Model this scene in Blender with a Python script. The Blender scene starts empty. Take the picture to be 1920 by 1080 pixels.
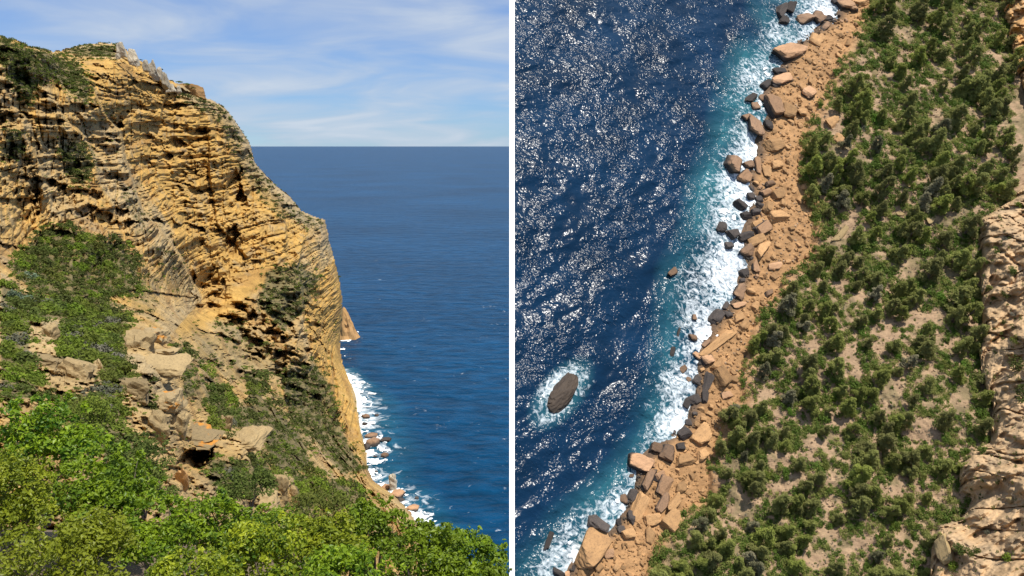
import bpy, math, random
import numpy as np
from mathutils import Vector, Matrix
random.seed(7)
rng = np.random.default_rng(11)

# ------------------------------------------------------------------ camera, sky, sun, exposure
scn = bpy.context.scene
COL = scn.collection
CAMZ = 330.0
FPX = 1500.0                       # focal length in pixels of the 1920 wide photograph
PITCH = math.atan(272.0 / FPX) - 0.0022
cam_d = bpy.data.cameras.new('camera')
cam_d.sensor_width = 36.0
cam_d.lens = 36.0 * FPX / 1920.0
cam_d.clip_start = 0.5
cam_d.clip_end = 400000.0
cam = bpy.data.objects.new('camera', cam_d)
COL.objects.link(cam)
cam.location = (0, 0, CAMZ)
cam.rotation_euler = (math.pi / 2 - PITCH, 0, 0)
scn.camera = cam

SUN = Vector((0.30, -0.20, 0.93)).normalized()
sun_d = bpy.data.lights.new('sun', 'SUN')
sun_d.energy = 5.0
sun_d.angle = math.radians(0.53)
sun_d.color = (1.0, 0.95, 0.86)
sun_o = bpy.data.objects.new('sun', sun_d)
COL.objects.link(sun_o)
sun_o.rotation_euler = SUN.to_track_quat('Z', 'Y').to_euler()
sun_o.location = (0, 0, 900)

world = bpy.data.worlds.new('World')
scn.world = world
world.use_nodes = True


def build_world():
    nt = world.node_tree
    nt.nodes.clear()
    N = nt.nodes.new
    L = nt.links.new
    out = N('ShaderNodeOutputWorld')
    bg = N('ShaderNodeBackground')
    bg.inputs['Strength'].default_value = 0.112
    sky = N('ShaderNodeTexSky')
    sky.sky_type = 'NISHITA'
    sky.sun_disc = False
    sky.sun_elevation = math.asin(SUN.z)
    sky.sun_rotation = math.atan2(SUN.x, SUN.y)
    sky.altitude = 330
    sky.air_density = 1.0
    sky.dust_density = 0.0
    sky.ozone_density = 2.5
    tc = N('ShaderNodeTexCoord')
    sep = N('ShaderNodeSeparateXYZ')
    L(tc.outputs['Generated'], sep.inputs[0])
    add = N('ShaderNodeMath'); add.operation = 'ADD'; add.inputs[1].default_value = 0.20
    L(sep.outputs['Z'], add.inputs[0])
    mx = N('ShaderNodeMath'); mx.operation = 'MAXIMUM'; mx.inputs[1].default_value = 0.02
    L(add.outputs[0], mx.inputs[0])
    dx = N('ShaderNodeMath'); dx.operation = 'DIVIDE'
    L(sep.outputs['X'], dx.inputs[0]); L(mx.outputs[0], dx.inputs[1])
    dy = N('ShaderNodeMath'); dy.operation = 'DIVIDE'
    L(sep.outputs['Y'], dy.inputs[0]); L(mx.outputs[0], dy.inputs[1])
    cmb = N('ShaderNodeCombineXYZ')
    L(dx.outputs[0], cmb.inputs[0]); L(dy.outputs[0], cmb.inputs[1])

    def noise(scale, detail, rough, dist, loc, sc=(1, 1, 1)):
        mp = N('ShaderNodeMapping')
        mp.inputs['Location'].default_value = loc
        mp.inputs['Scale'].default_value = sc
        L(cmb.outputs[0], mp.inputs[0])
        n = N('ShaderNodeTexNoise')
        n.inputs['Scale'].default_value = scale
        n.inputs['Detail'].default_value = detail
        n.inputs['Roughness'].default_value = rough
        n.inputs['Distortion'].default_value = dist
        L(mp.outputs[0], n.inputs['Vector'])
        return n

    n1 = noise(0.95, 5, 0.5, 0.4, (3.1, 1.7, 0), (0.8, 1.0, 1))
    n2 = noise(2.2, 5, 0.5, 0.5, (1.3, 4.2, 2), (0.75, 1.1, 1))
    r1 = N('ShaderNodeMapRange'); r1.interpolation_type = 'SMOOTHSTEP'
    r1.inputs['From Min'].default_value = 0.17; r1.inputs['From Max'].default_value = 0.41
    L(n1.outputs['Fac'], r1.inputs['Value'])
    r2 = N('ShaderNodeMapRange'); r2.interpolation_type = 'SMOOTHSTEP'
    r2.inputs['From Min'].default_value = 0.30; r2.inputs['From Max'].default_value = 0.72
    r2.inputs['To Min'].default_value = 0.45; r2.inputs['To Max'].default_value = 1.0
    L(n2.outputs['Fac'], r2.inputs['Value'])
    ml = N('ShaderNodeMath'); ml.operation = 'MULTIPLY'
    L(r1.outputs[0], ml.inputs[0]); L(r2.outputs[0], ml.inputs[1])
    ml2 = N('ShaderNodeMath'); ml2.operation = 'MULTIPLY'; ml2.inputs[1].default_value = 0.92
    L(ml.outputs[0], ml2.inputs[0])
    crp = N('ShaderNodeMapRange')
    L(n2.outputs['Fac'], crp.inputs['Value'])
    crp.inputs['From Min'].default_value = 0.3; crp.inputs['From Max'].default_value = 0.7
    cmix = N('ShaderNodeMix'); cmix.data_type = 'RGBA'
    cmix.inputs['A'].default_value = (2.6, 3.3, 4.5, 1)
    cmix.inputs['B'].default_value = (4.4, 4.95, 5.7, 1)
    L(crp.outputs[0], cmix.inputs['Factor'])
    tint = N('ShaderNodeMix'); tint.data_type = 'RGBA'; tint.blend_type = 'MULTIPLY'
    tint.inputs['Factor'].default_value = 1.0
    tint.inputs['B'].default_value = (0.36, 0.60, 0.98, 1)
    L(sky.outputs[0], tint.inputs['A'])
    mix = N('ShaderNodeMix'); mix.data_type = 'RGBA'
    L(ml2.outputs[0], mix.inputs['Factor'])
    L(tint.outputs['Result'], mix.inputs['A'])
    L(cmix.outputs['Result'], mix.inputs['B'])
    L(mix.outputs['Result'], bg.inputs['Color'])
    L(bg.outputs[0], out.inputs[0])


build_world()
scn.view_settings.view_transform = 'Standard'
scn.view_settings.look = 'None'
scn.view_settings.gamma = 1.0
scn.view_settings.exposure = 0.30
scn.view_settings.use_curve_mapping = False
scn.cycles.use_denoising = True
scn.cycles.max_bounces = 5

# ------------------------------------------------------------------ helpers
cP, sP = math.cos(PITCH), math.sin(PITCH)
CAM = np.array([0, 0, CAMZ])
FWD = np.array([0, cP, -sP]); UPV = np.array([0, sP, cP]); RGT = np.array([1.0, 0, 0])


def rays(px, py):
    px = np.asarray(px, float); py = np.asarray(py, float)
    return FWD + ((px - 960) / FPX)[..., None] * RGT + ((540 - py) / FPX)[..., None] * UPV


def at_depth(px, py, t):
    return CAM + rays(px, py) * np.asarray(t, float)[..., None]


def sea_depth(px, py):
    d = rays(px, py)
    return -CAMZ / d[..., 2]


# the steep shore seen from above: a tilted country of its own, sea level = plane through P0
SN = np.array([0.30, -0.72, 0.62]); SN /= np.linalg.norm(SN)
P0 = at_depth(np.array(1440.), np.array(540.), np.array(280.))
SX = np.cross(np.array([0, 0, 1.0]), SN); SX = -SX if SX[0] < 0 else SX
SX = RGT - RGT.dot(SN) * SN; SX /= np.linalg.norm(SX)
SY = np.cross(SN, SX)


def shore_at(px, py, h=0.0):
    d = rays(px, py)
    t = ((P0 - CAM).dot(SN) + h) / d.dot(SN)
    return CAM + d * t[..., None]


def ppm(P):
    """pixels (of 1920) per metre at world point P"""
    return FPX / float((np.asarray(P) - CAM).dot(FWD))


def _hash(i, j, k, seed):
    h = (i.astype(np.int64) * 374761393 + j.astype(np.int64) * 668265263 + k.astype(np.int64) * 2147483647 + seed * 1274126177) & 0xffffffff
    h = ((h ^ (h >> 13)) * 1274126177) & 0xffffffff
    h = ((h ^ (h >> 16)) * 2246822519) & 0xffffffff
    return ((h ^ (h >> 15)) & 0xffffff) / float(0xffffff)


def vnoise(P, seed=0, sharp=(1, 1, 1)):
    i = np.floor(P).astype(np.int64)
    f = P - i
    u = []
    for a in range(3):
        g = f[..., a]
        if sharp[a] > 1:
            g = np.clip((g - 0.5) * sharp[a] + 0.5, 0, 1)
        u.append(g * g * (3 - 2 * g))
    r = 0
    for a in (0, 1):
        for b in (0, 1):
            for c in (0, 1):
                w = (u[0] if a else 1 - u[0]) * (u[1] if b else 1 - u[1]) * (u[2] if c else 1 - u[2])
                r = r + w * _hash(i[..., 0] + a, i[..., 1] + b, i[..., 2] + c, seed)
    return r


def fbm(P, octv=4, seed=0, gain=0.5):
    r = 0; a = 1.0; s = 0
    for o in range(octv):
        r = r + a * vnoise(P * (2.03 ** o) + 17.3 * o, seed + o)
        s += a; a *= gain
    return r / s


def in_poly(px, py, poly):
    px = np.asarray(px, float); py = np.asarray(py, float)
    r = np.zeros(px.shape, bool)
    n = len(poly)
    for k in range(n):
        x0, y0 = poly[k]; x1, y1 = poly[(k + 1) % n]
        if y0 == y1:
            continue
        c = ((y0 > py) != (y1 > py)) & (px < (x1 - x0) * (py - y0) / (y1 - y0) + x0)
        r ^= c
    return r


def dist_line(px, py, pts, closed=False):
    """distance to a polyline, and a signed side (positive = right of travel)"""
    best = np.full(np.shape(px), 1e9); side = np.zeros(np.shape(px))
    n = len(pts)
    for k in range(n if closed else n - 1):
        x0, y0 = pts[k]; x1, y1 = pts[(k + 1) % n]
        dx, dy = x1 - x0, y1 - y0
        t = np.clip(((px - x0) * dx + (py - y0) * dy) / (dx * dx + dy * dy + 1e-9), 0, 1)
        qx = px - (x0 + t * dx); qy = py - (y0 + t * dy)
        d = np.hypot(qx, qy)
        s = np.sign(dx * qy - dy * qx)
        m = d < best
        best = np.where(m, d, best); side = np.where(m, s, side)
    return best, side


def line_param(px, py, pts):
    """0..1 position of the nearest point along a polyline"""
    seg = [math.hypot(pts[k + 1][0] - pts[k][0], pts[k + 1][1] - pts[k][1]) for k in range(len(pts) - 1)]
    tot = sum(seg); acc = 0
    best = np.full(np.shape(px), 1e9); par = np.zeros(np.shape(px))
    for k in range(len(pts) - 1):
        x0, y0 = pts[k]; x1, y1 = pts[k + 1]
        dx, dy = x1 - x0, y1 - y0
        t = np.clip(((px - x0) * dx + (py - y0) * dy) / (dx * dx + dy * dy + 1e-9), 0, 1)
        d = np.hypot(px - (x0 + t * dx), py - (y0 + t * dy))
        m = d < best
        best = np.where(m, d, best); par = np.where(m, (acc + t * seg[k]) / tot, par)
        acc += seg[k]
    return par


def sstep(a, b, x):
    t = np.clip((x - a) / (b - a), 0, 1)
    return t * t * (3 - 2 * t)


class TPS:
    def __init__(self, pts, vals, lam=0.0):
        P = np.array(pts, float) / 500.0
        n = len(P)
        K = self.k(P, P) + lam * np.eye(n)
        A = np.zeros((n + 3, n + 3))
        A[:n, :n] = K; A[:n, n] = 1; A[:n, n + 1:] = P
        A[n, :n] = 1; A[n + 1:, :n] = P.T
        self.w = np.linalg.solve(A, np.concatenate([np.array(vals, float), [0, 0, 0]]))
        self.P = P

    @staticmethod
    def k(a, b):
        r2 = ((a[:, None, :] - b[None, :, :]) ** 2).sum(-1)
        return 0.5 * r2 * np.log(r2 + 1e-12)

    def __call__(self, px, py):
        sh = np.shape(px)
        q = np.stack([np.ravel(px), np.ravel(py)], 1) / 500.0
        r = np.zeros(len(q)) + self.w[-3] + q[:, 0] * self.w[-2] + q[:, 1] * self.w[-1]
        for i, p in enumerate(self.P):
            r2 = ((q - p) ** 2).sum(1)
            r += self.w[i] * 0.5 * r2 * np.log(r2 + 1e-12)
        return r.reshape(sh)


def mesh_np(name, V, F, mat=None, colors=None, smooth=False, attrs=None):
    """V (n,3), F (m,3|4) arrays -> mesh"""
    me = bpy.data.meshes.new(name)
    V = np.ascontiguousarray(V, np.float32); F = np.ascontiguousarray(F, np.int32)
    k = F.shape[1]
    me.vertices.add(len(V)); me.vertices.foreach_set('co', V.ravel())
    me.loops.add(F.size); me.loops.foreach_set('vertex_index', F.ravel())
    me.polygons.add(len(F))
    me.polygons.foreach_set('loop_start', np.arange(0, F.size, k, dtype=np.int32))
    try:
        me.polygons.foreach_set('loop_total', np.full(len(F), k, np.int32))
    except Exception:
        pass
    me.update(calc_edges=True)
    me.validate()
    me.polygons.foreach_set('use_smooth', np.full(len(me.polygons), smooth, bool))
    if colors is not None:
        a = me.color_attributes.new('Col', 'FLOAT_COLOR', 'POINT')
        c = np.ones((len(V), 4), np.float32); c[:, :3] = colors
        a.data.foreach_set('color', c.ravel())
    for nm, val in (attrs or {}).items():
        a = me.attributes.new(nm, 'FLOAT', 'POINT')
        a.data.foreach_set('value', np.ascontiguousarray(val, np.float32).ravel())
    if mat:
        me.materials.append(mat)
    return me


def link(name, data=None, parent=None, loc=None, mat4=None):
    o = bpy.data.objects.new(name, data)
    COL.objects.link(o)
    if parent:
        o.parent = parent
    if mat4 is not None:
        o.matrix_world = mat4
    elif loc is not None:
        o.location = [float(v) for v in loc]
    return o


def tag(o, label=None, cat=None, group=None, kind=None):
    if label: o['label'] = label
    if cat: o['category'] = cat
    if group: o['group'] = group
    if kind: o['kind'] = kind
    return o


def grid_mesh(name, px, py, P, keep, mat, colors=None, smooth=False, attrs=None):
    """px,py 2-D pixel grid; P (ny,nx,3); keep mask per cell (ny-1,nx-1)"""
    ny, nx = px.shape
    idx = np.arange(ny * nx).reshape(ny, nx)
    F = np.stack([idx[1:, :-1], idx[1:, 1:], idx[:-1, 1:], idx[:-1, :-1]], -1)[keep]
    used = np.zeros(ny * nx, bool); used[F.ravel()] = True
    remap = np.cumsum(used) - 1
    V = P.reshape(-1, 3)[used]
    c = colors.reshape(-1, 3)[used] if colors is not None else None
    at = {k: v.ravel()[used] for k, v in (attrs or {}).items()}
    return mesh_np(name, V, remap[F], mat, c, smooth, at)


# ------------------------------------------------------------------ materials
def new_mat(name):
    m = bpy.data.materials.new(name)
    m.use_nodes = True
    nt = m.node_tree
    nt.nodes.clear()
    out = nt.nodes.new('ShaderNodeOutputMaterial')
    b = nt.nodes.new('ShaderNodeBsdfPrincipled')
    nt.links.new(b.outputs[0], out.inputs[0])
    return m, nt, b


def tex_noise(nt, scale, detail=4, rough=0.55, coord='Object', dist=0.0):
    tc = nt.nodes.new('ShaderNodeTexCoord')
    n = nt.nodes.new('ShaderNodeTexNoise')
    n.inputs['Scale'].default_value = scale
    n.inputs['Detail'].default_value = detail
    n.inputs['Roughness'].default_value = rough
    n.inputs['Distortion'].default_value = dist
    nt.links.new(tc.outputs[coord], n.inputs['Vector'])
    return n


def mixc(nt, fac, a, b, mode='MIX'):
    m = nt.nodes.new('ShaderNodeMix'); m.data_type = 'RGBA'; m.blend_type = mode
    for s, v in (('Factor', fac), ('A', a), ('B', b)):
        if hasattr(v, 'is_linked'):
            nt.links.new(v, m.inputs[s])
        elif s == 'Factor':
            m.inputs[0].default_value = v
        else:
            m.inputs[s].default_value = (*v, 1)
    return m.outputs['Result']


def mrange(nt, val, a, b, c=0.0, d=1.0):
    r = nt.nodes.new('ShaderNodeMapRange')
    nt.links.new(val, r.inputs['Value'])
    for k, v in zip(('From Min', 'From Max', 'To Min', 'To Max'), (a, b, c, d)):
        r.inputs[k].default_value = v
    return r.outputs[0]


def bump(nt, b, height, strength, dist, prev=None):
    bp = nt.nodes.new('ShaderNodeBump')
    bp.inputs['Strength'].default_value = strength
    bp.inputs['Distance'].default_value = dist
    nt.links.new(height, bp.inputs['Height'])
    if prev is not None:
        nt.links.new(prev, bp.inputs['Normal'])
    nt.links.new(bp.outputs[0], b.inputs['Normal'])
    return bp.outputs[0]


def mat_vcol_rock(name, s1, s2, bd, var=0.5):
    m, nt, b = new_mat(name)
    va = nt.nodes.new('ShaderNodeVertexColor'); va.layer_name = 'Col'
    n1 = tex_noise(nt, s1, 6, 0.65)
    n2 = tex_noise(nt, s2, 5, 0.7)
    f1 = mrange(nt, n1.outputs['Fac'], 0.25, 0.75, 1 - var, 1 + var * 0.55)
    c = mixc(nt, 1.0, va.outputs[0], f1, 'MULTIPLY')
    f2 = mrange(nt, n2.outputs['Fac'], 0.2, 0.8, 1 - var * 0.6, 1 + var * 0.4)
    c = mixc(nt, 1.0, c, f2, 'MULTIPLY')
    nt.links.new(c, b.inputs['Base Color'])
    b.inputs['Roughness'].default_value = 0.92
    b.inputs['Specular IOR Level'].default_value = 0.2
    p = bump(nt, b, n1.outputs['Fac'], 0.9, bd)
    bump(nt, b, n2.outputs['Fac'], 0.8, bd * 0.4, p)
    return m


def mat_rock(name, ca, cb, cc, dark=None, dark_z=(-0.3, 0.2), scale=1.6, lichen=None):
    """boulder stone; local object coordinates run about -1..1"""
    m, nt, b = new_mat(name)
    oi = nt.nodes.new('ShaderNodeObjectInfo')
    n1 = tex_noise(nt, scale, 6, 0.65)
    n2 = tex_noise(nt, scale * 5, 5, 0.7)
    c = mixc(nt, mrange(nt, n1.outputs['Fac'], 0.35, 0.65), ca, cb)
    c = mixc(nt, mrange(nt, n2.outputs['Fac'], 0.5, 0.75), c, cc)
    v = mrange(nt, oi.outputs['Random'], 0, 1, 0.6, 1.22)
    c = mixc(nt, 1.0, c, v, 'MULTIPLY')
    if lichen:
        n3 = tex_noise(nt, 1.1, 4, 0.6)
        c = mixc(nt, mrange(nt, n3.outputs['Fac'], 0.56, 0.62), c, lichen)
    rough = 0.9
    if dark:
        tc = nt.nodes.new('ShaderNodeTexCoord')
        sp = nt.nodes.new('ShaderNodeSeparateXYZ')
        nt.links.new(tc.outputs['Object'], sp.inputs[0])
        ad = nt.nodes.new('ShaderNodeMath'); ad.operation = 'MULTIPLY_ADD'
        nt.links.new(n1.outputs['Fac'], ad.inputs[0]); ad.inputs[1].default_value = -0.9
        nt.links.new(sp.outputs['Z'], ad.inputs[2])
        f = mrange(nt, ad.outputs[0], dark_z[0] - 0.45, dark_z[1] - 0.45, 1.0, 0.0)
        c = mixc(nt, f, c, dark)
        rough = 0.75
    nt.links.new(c, b.inputs['Base Color'])
    b.inputs['Roughness'].default_value = rough
    b.inputs['Specular IOR Level'].default_value = 0.25
    p = bump(nt, b, n1.outputs['Fac'], 0.7, 0.25)
    bump(nt, b, n2.outputs['Fac'], 0.8, 0.08, p)
    return m


def mat_leaf(name, ca, cb, cc, rough=0.6, spec=0.3, trans=0.25, rnd=0.35):
    m, nt, b = new_mat(name)
    oi = nt.nodes.new('ShaderNodeObjectInfo')
    at = nt.nodes.new('ShaderNodeAttribute'); at.attribute_name = 'tint'
    c = mixc(nt, at.outputs['Fac'], ca, cb)
    c = mixc(nt, mrange(nt, oi.outputs['Random'], 0, 1, 0.0, 0.75), c, cc)
    v = mrange(nt, oi.outputs['Random'], 0, 1, 1 + rnd, 1 - rnd)
    c = mixc(nt, 1.0, c, v, 'MULTIPLY')
    nt.links.new(c, b.inputs['Base Color'])
    b.inputs['Roughness'].default_value = rough
    b.inputs['Specular IOR Level'].default_value = spec
    if trans > 0:
        tr = nt.nodes.new('ShaderNodeBsdfTranslucent')
        nt.links.new(c, tr.inputs['Color'])
        mx = nt.nodes.new('ShaderNodeMixShader'); mx.inputs[0].default_value = trans
        nt.links.new(b.outputs[0], mx.inputs[1]); nt.links.new(tr.outputs[0], mx.inputs[2])
        out = [n for n in nt.nodes if n.type == 'OUTPUT_MATERIAL'][0]
        nt.links.new(mx.outputs[0], out.inputs[0])
    return m


def mat_plain(name, col, rough=0.8, scale=3.0, var=0.3, bd=0.02):
    m, nt, b = new_mat(name)
    n = tex_noise(nt, scale, 5, 0.6)
    c = mixc(nt, 1.0, col, mrange(nt, n.outputs['Fac'], 0.2, 0.8, 1 - var, 1 + var), 'MULTIPLY')
    nt.links.new(c, b.inputs['Base Color'])
    b.inputs['Roughness'].default_value = rough
    bump(nt, b, n.outputs['Fac'], 0.5, bd)
    return m


def mat_water(name, deep, shallow, scales, rough, spec, caps=None, det=3):
    """scales: list of (noise scale, bump distance, stretch vector)"""
    m, nt, b = new_mat(name)
    at = nt.nodes.new('ShaderNodeAttribute'); at.attribute_name = 'shallow'
    nb = tex_noise(nt, scales[0][0] * 0.12, 3, 0.5)
    c = mixc(nt, mrange(nt, nb.outputs['Fac'], 0.3, 0.7), tuple(v * 0.8 for v in deep), tuple(v * 1.35 for v in deep))
    c = mixc(nt, at.outputs['Fac'], c, shallow)
    prev = None
    for sc, bd, st in scales:
        tc = nt.nodes.new('ShaderNodeTexCoord')
        mp = nt.nodes.new('ShaderNodeMapping')
        mp.inputs['Scale'].default_value = st
        mp.inputs['Rotation'].default_value = (0, 0, 0.4)
        nt.links.new(tc.outputs['Object'], mp.inputs[0])
        n = nt.nodes.new('ShaderNodeTexNoise')
        n.inputs['Scale'].default_value = sc
        n.inputs['Detail'].default_value = det
        n.inputs['Roughness'].default_value = 0.5
        n.inputs['Distortion'].default_value = 0.3
        nt.links.new(mp.outputs[0], n.inputs['Vector'])
        hgt = n.outputs['Fac']
        if det < 1:
            pn = tex_noise(nt, 0.07, 3, 0.6)
            mu = nt.nodes.new('ShaderNodeMath'); mu.operation = 'MULTIPLY'
            nt.links.new(hgt, mu.inputs[0]); nt.links.new(mrange(nt, pn.outputs['Fac'], 0.36, 0.62, 0.3, 1.25), mu.inputs[1])
            hgt = mu.outputs[0]
        prev = bump(nt, b, hgt, 1.0, bd, prev)
        if caps and sc == scales[1][0]:
            c = mixc(nt, 1.0, c, mrange(nt, hgt, 0.3, 0.7, 0.62, 1.35), 'MULTIPLY')  # wave light and shade put into the water colour, following the bump height
    if caps:
        n = tex_noise(nt, caps, 6, 0.62)
        n2 = tex_noise(nt, caps * 0.07, 2, 0.5)
        s = nt.nodes.new('ShaderNodeMath'); s.operation = 'MULTIPLY_ADD'
        nt.links.new(n2.outputs['Fac'], s.inputs[0]); s.inputs[1].default_value = 0.25
        nt.links.new(n.outputs['Fac'], s.inputs[2])
        c = mixc(nt, mrange(nt, s.outputs[0], 0.925, 0.95), c, (0.7, 0.75, 0.8))
    # broken foam floating in the water
    ae = nt.nodes.new('ShaderNodeAttribute'); ae.attribute_name = 'aer'
    k = scales[-1][0]
    fa = tex_noise(nt, k * 0.30, 5, 0.6, dist=1.8)
    fb = tex_noise(nt, k * 0.16, 4, 0.6, dist=0.8)
    rd = nt.nodes.new('ShaderNodeMath'); rd.operation = 'SUBTRACT'
    nt.links.new(fb.outputs['Fac'], rd.inputs[0]); rd.inputs[1].default_value = 0.5
    ab = nt.nodes.new('ShaderNodeMath'); ab.operation = 'ABSOLUTE'
    nt.links.new(rd.outputs[0], ab.inputs[0])
    s1 = nt.nodes.new('ShaderNodeMath'); s1.operation = 'MULTIPLY_ADD'
    nt.links.new(fa.outputs['Fac'], s1.inputs[0]); s1.inputs[1].default_value = 1.9
    nt.links.new(ae.outputs['Fac'], s1.inputs[2])
    s2 = nt.nodes.new('ShaderNodeMath'); s2.operation = 'MULTIPLY_ADD'
    nt.links.new(ab.outputs[0], s2.inputs[0]); s2.inputs[1].default_value = -1.6
    nt.links.new(s1.outputs[0], s2.inputs[2])
    ff = mrange(nt, s2.outputs[0], 1.20, 1.85)
    c = mixc(nt, ff, c, (0.78, 0.83, 0.86))
    rg = mrange(nt, ff, 0, 1, rough, 0.8)
    nt.links.new(rg, b.inputs['Roughness'])
    nt.links.new(c, b.inputs['Base Color'])
    b.inputs['IOR'].default_value = 1.33
    b.inputs['Specular IOR Level'].default_value = spec
    return m


M_cliff = mat_vcol_rock('cliff_limestone', 0.06, 0.35, 1.6, 0.45)
M_ground = mat_vcol_rock('stony_slope', 0.25, 1.4, 0.35, 0.4)
M_edge = mat_vcol_rock('cliff_edge_rock', 0.16, 0.9, 0.5, 0.4)
M_sea = mat_water('sea_water', (0.0022, 0.035, 0.088), (0.014, 0.085, 0.13),
                  [(0.012, 7.0, (0.6, 1.4, 1)), (0.05, 3.6, (0.6, 1.3, 1)), (0.16, 1.5, (1, 1, 1))], 0.3, 0.075, 0.055)
M_cove = mat_water('shore_water', (0.003, 0.019, 0.048), (0.03, 0.145, 0.175),
                   [(0.46, 0.50, (0.8, 1.3, 1)), (1.35, 0.26, (1, 1.2, 1))], 0.2, 0.24, None, 0.8)
M_foam = mat_plain('sea_foam', (0.78, 0.82, 0.84), 0.9, 0.8, 0.1, 0.2)
M_white = mat_plain('white_divider', (0.86, 0.86, 0.86), 0.8, 0.3, 0.02, 0.01)
M_pinn = mat_rock('pale_limestone', (0.46, 0.40, 0.30), (0.36, 0.31, 0.23), (0.17, 0.145, 0.11), scale=1.6)
M_block = mat_rock('outcrop_limestone', (0.39, 0.28, 0.135), (0.31, 0.225, 0.11), (0.17, 0.12, 0.065), scale=2.2)
M_lichen = mat_rock('lichen_limestone', (0.39, 0.285, 0.145), (0.31, 0.23, 0.12), (0.17, 0.125, 0.07), scale=2.2, lichen=(0.46, 0.20, 0.035))
M_stack = mat_rock('sea_stack_rock', (0.42, 0.24, 0.09), (0.36, 0.21, 0.09), (0.2, 0.12, 0.06), scale=1.5)
M_ochre = mat_rock('ochre_boulder', (0.47, 0.27, 0.12), (0.34, 0.195, 0.09), (0.19, 0.115, 0.065), scale=1.6)
M_stain_shade = mat_rock('tide_stain_shade_boulder', (0.48, 0.275, 0.145), (0.38, 0.22, 0.12), (0.25, 0.15, 0.09),
                   dark=(0.055, 0.045, 0.04), dark_z=(0.2, 0.5), scale=1.2)  # dark lower part: tide stain, plus shade of the sides painted in
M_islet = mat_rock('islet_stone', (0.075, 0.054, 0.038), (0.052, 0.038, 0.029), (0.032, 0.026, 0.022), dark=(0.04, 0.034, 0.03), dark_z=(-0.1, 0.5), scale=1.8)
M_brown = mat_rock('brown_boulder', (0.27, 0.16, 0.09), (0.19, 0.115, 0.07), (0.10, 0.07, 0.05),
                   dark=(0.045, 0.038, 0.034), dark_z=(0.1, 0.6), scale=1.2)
M_dark = mat_rock('wet_dark_boulder', (0.075, 0.062, 0.055), (0.05, 0.043, 0.04), (0.12, 0.09, 0.07), scale=1.2)
M_bark = mat_plain('bark', (0.16, 0.12, 0.09), 0.9, 4.0, 0.4, 0.02)
M_dry = mat_plain('dry_wood', (0.36, 0.32, 0.27), 0.9, 6.0, 0.3, 0.01)
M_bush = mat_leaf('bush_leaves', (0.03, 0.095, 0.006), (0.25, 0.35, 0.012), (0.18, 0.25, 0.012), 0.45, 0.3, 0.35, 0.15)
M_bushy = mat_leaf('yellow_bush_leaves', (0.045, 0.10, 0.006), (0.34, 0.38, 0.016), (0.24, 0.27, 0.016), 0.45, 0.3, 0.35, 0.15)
M_shrub = mat_leaf('shrub_leaves', (0.075, 0.135, 0.014), (0.20, 0.26, 0.03), (0.19, 0.19, 0.05), 0.7, 0.1, 0.38, 0.28)
M_shrubd = mat_leaf('dark_shrub_leaves', (0.048, 0.082, 0.015), (0.13, 0.165, 0.034), (0.115, 0.12, 0.038), 0.7, 0.1, 0.34, 0.28)
M_pine = mat_leaf('pine_needles', (0.15, 0.175, 0.045), (0.33, 0.345, 0.105), (0.29, 0.28, 0.11), 0.8, 0.04, 0.48, 0.22)
M_green = mat_leaf('lentisk_leaves', (0.06, 0.14, 0.014), (0.14, 0.23, 0.028), (0.13, 0.16, 0.035), 0.65, 0.15, 0.32, 0.25)
M_grey = mat_leaf('grey_dry_shrub', (0.13, 0.12, 0.09), (0.19, 0.17, 0.13), (0.12, 0.13, 0.08), 0.8, 0.1, 0.1, 0.25)
M_silver = mat_leaf('silver_shrub', (0.11, 0.17, 0.09), (0.24, 0.30, 0.20), (0.15, 0.2, 0.12), 0.7, 0.2, 0.15, 0.2)

# ------------------------------------------------------------------ foliage and rock builders
def ico(sub):
    import bmesh
    bm = bmesh.new()
    bmesh.ops.create_icosphere(bm, subdivisions=sub, radius=1.0)
    V = np.array([v.co[:] for v in bm.verts]); F = np.array([[v.index for v in f.verts] for f in bm.faces])
    bm.free()
    return V, F


ICO = {k: ico(k) for k in (1, 2, 3, 4)}


def rock_shape(seed, sub=3, cuts=11, rough=0.06, flat=1.0):
    r = np.random.default_rng(seed)
    U, F = ICO[sub]
    n = r.normal(size=(cuts, 3))
    box = np.array([(1, 0, 0), (-1, 0, 0), (0, 1, 0), (0, -1, 0), (0, 0, 1), (0, 0, -1)]) + r.normal(size=(6, 3)) * 0.22
    n = np.concatenate([box, n]); n /= np.linalg.norm(n, axis=1)[:, None]
    d = np.concatenate([r.uniform(0.52, 0.72, 6), r.uniform(0.68, 0.95, cuts)])
    dots = np.clip(U @ n.T, 1e-3, None)
    rad = np.minimum((d[None, :] / dots).min(1), 1.15)
    V = U * rad[:, None]
    if rough > 0:
        q = fbm(V * 2.2 + seed * 3.7, 3, seed) - 0.5
        q2 = fbm(V * 7.0 + seed * 1.7, 2, seed + 5) - 0.5
        V = V * (1 + rough * 3 * q + rough * q2)[:, None]
    V[:, 2] *= flat
    V /= np.abs(V).max(0)
    return V, F


ROCKS = [rock_shape(100 + k, 3, 9 + k % 5) for k in range(10)]
rock_mesh_cache = {}


def rock_mesh(var, mat, sub=3):
    key = (var, mat.name)
    if key not in rock_mesh_cache:
        V, F = ROCKS[var]
        rock_mesh_cache[key] = mesh_np('boulder', V, F, mat)
    return rock_mesh_cache[key]


def frame(P, ax, up, sx, sy, sz):
    """matrix with x axis along ax (projected), z along up, scaled"""
    up = np.asarray(up, float); up = up / np.linalg.norm(up)
    ax = np.asarray(ax, float); ax = ax - ax.dot(up) * up; ax /= np.linalg.norm(ax)
    ay = np.cross(up, ax)
    M = Matrix.Identity(4)
    for i in range(3):
        M[i][0] = float(ax[i] * sx); M[i][1] = float(ay[i] * sy); M[i][2] = float(up[i] * sz); M[i][3] = float(P[i])
    return M


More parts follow.
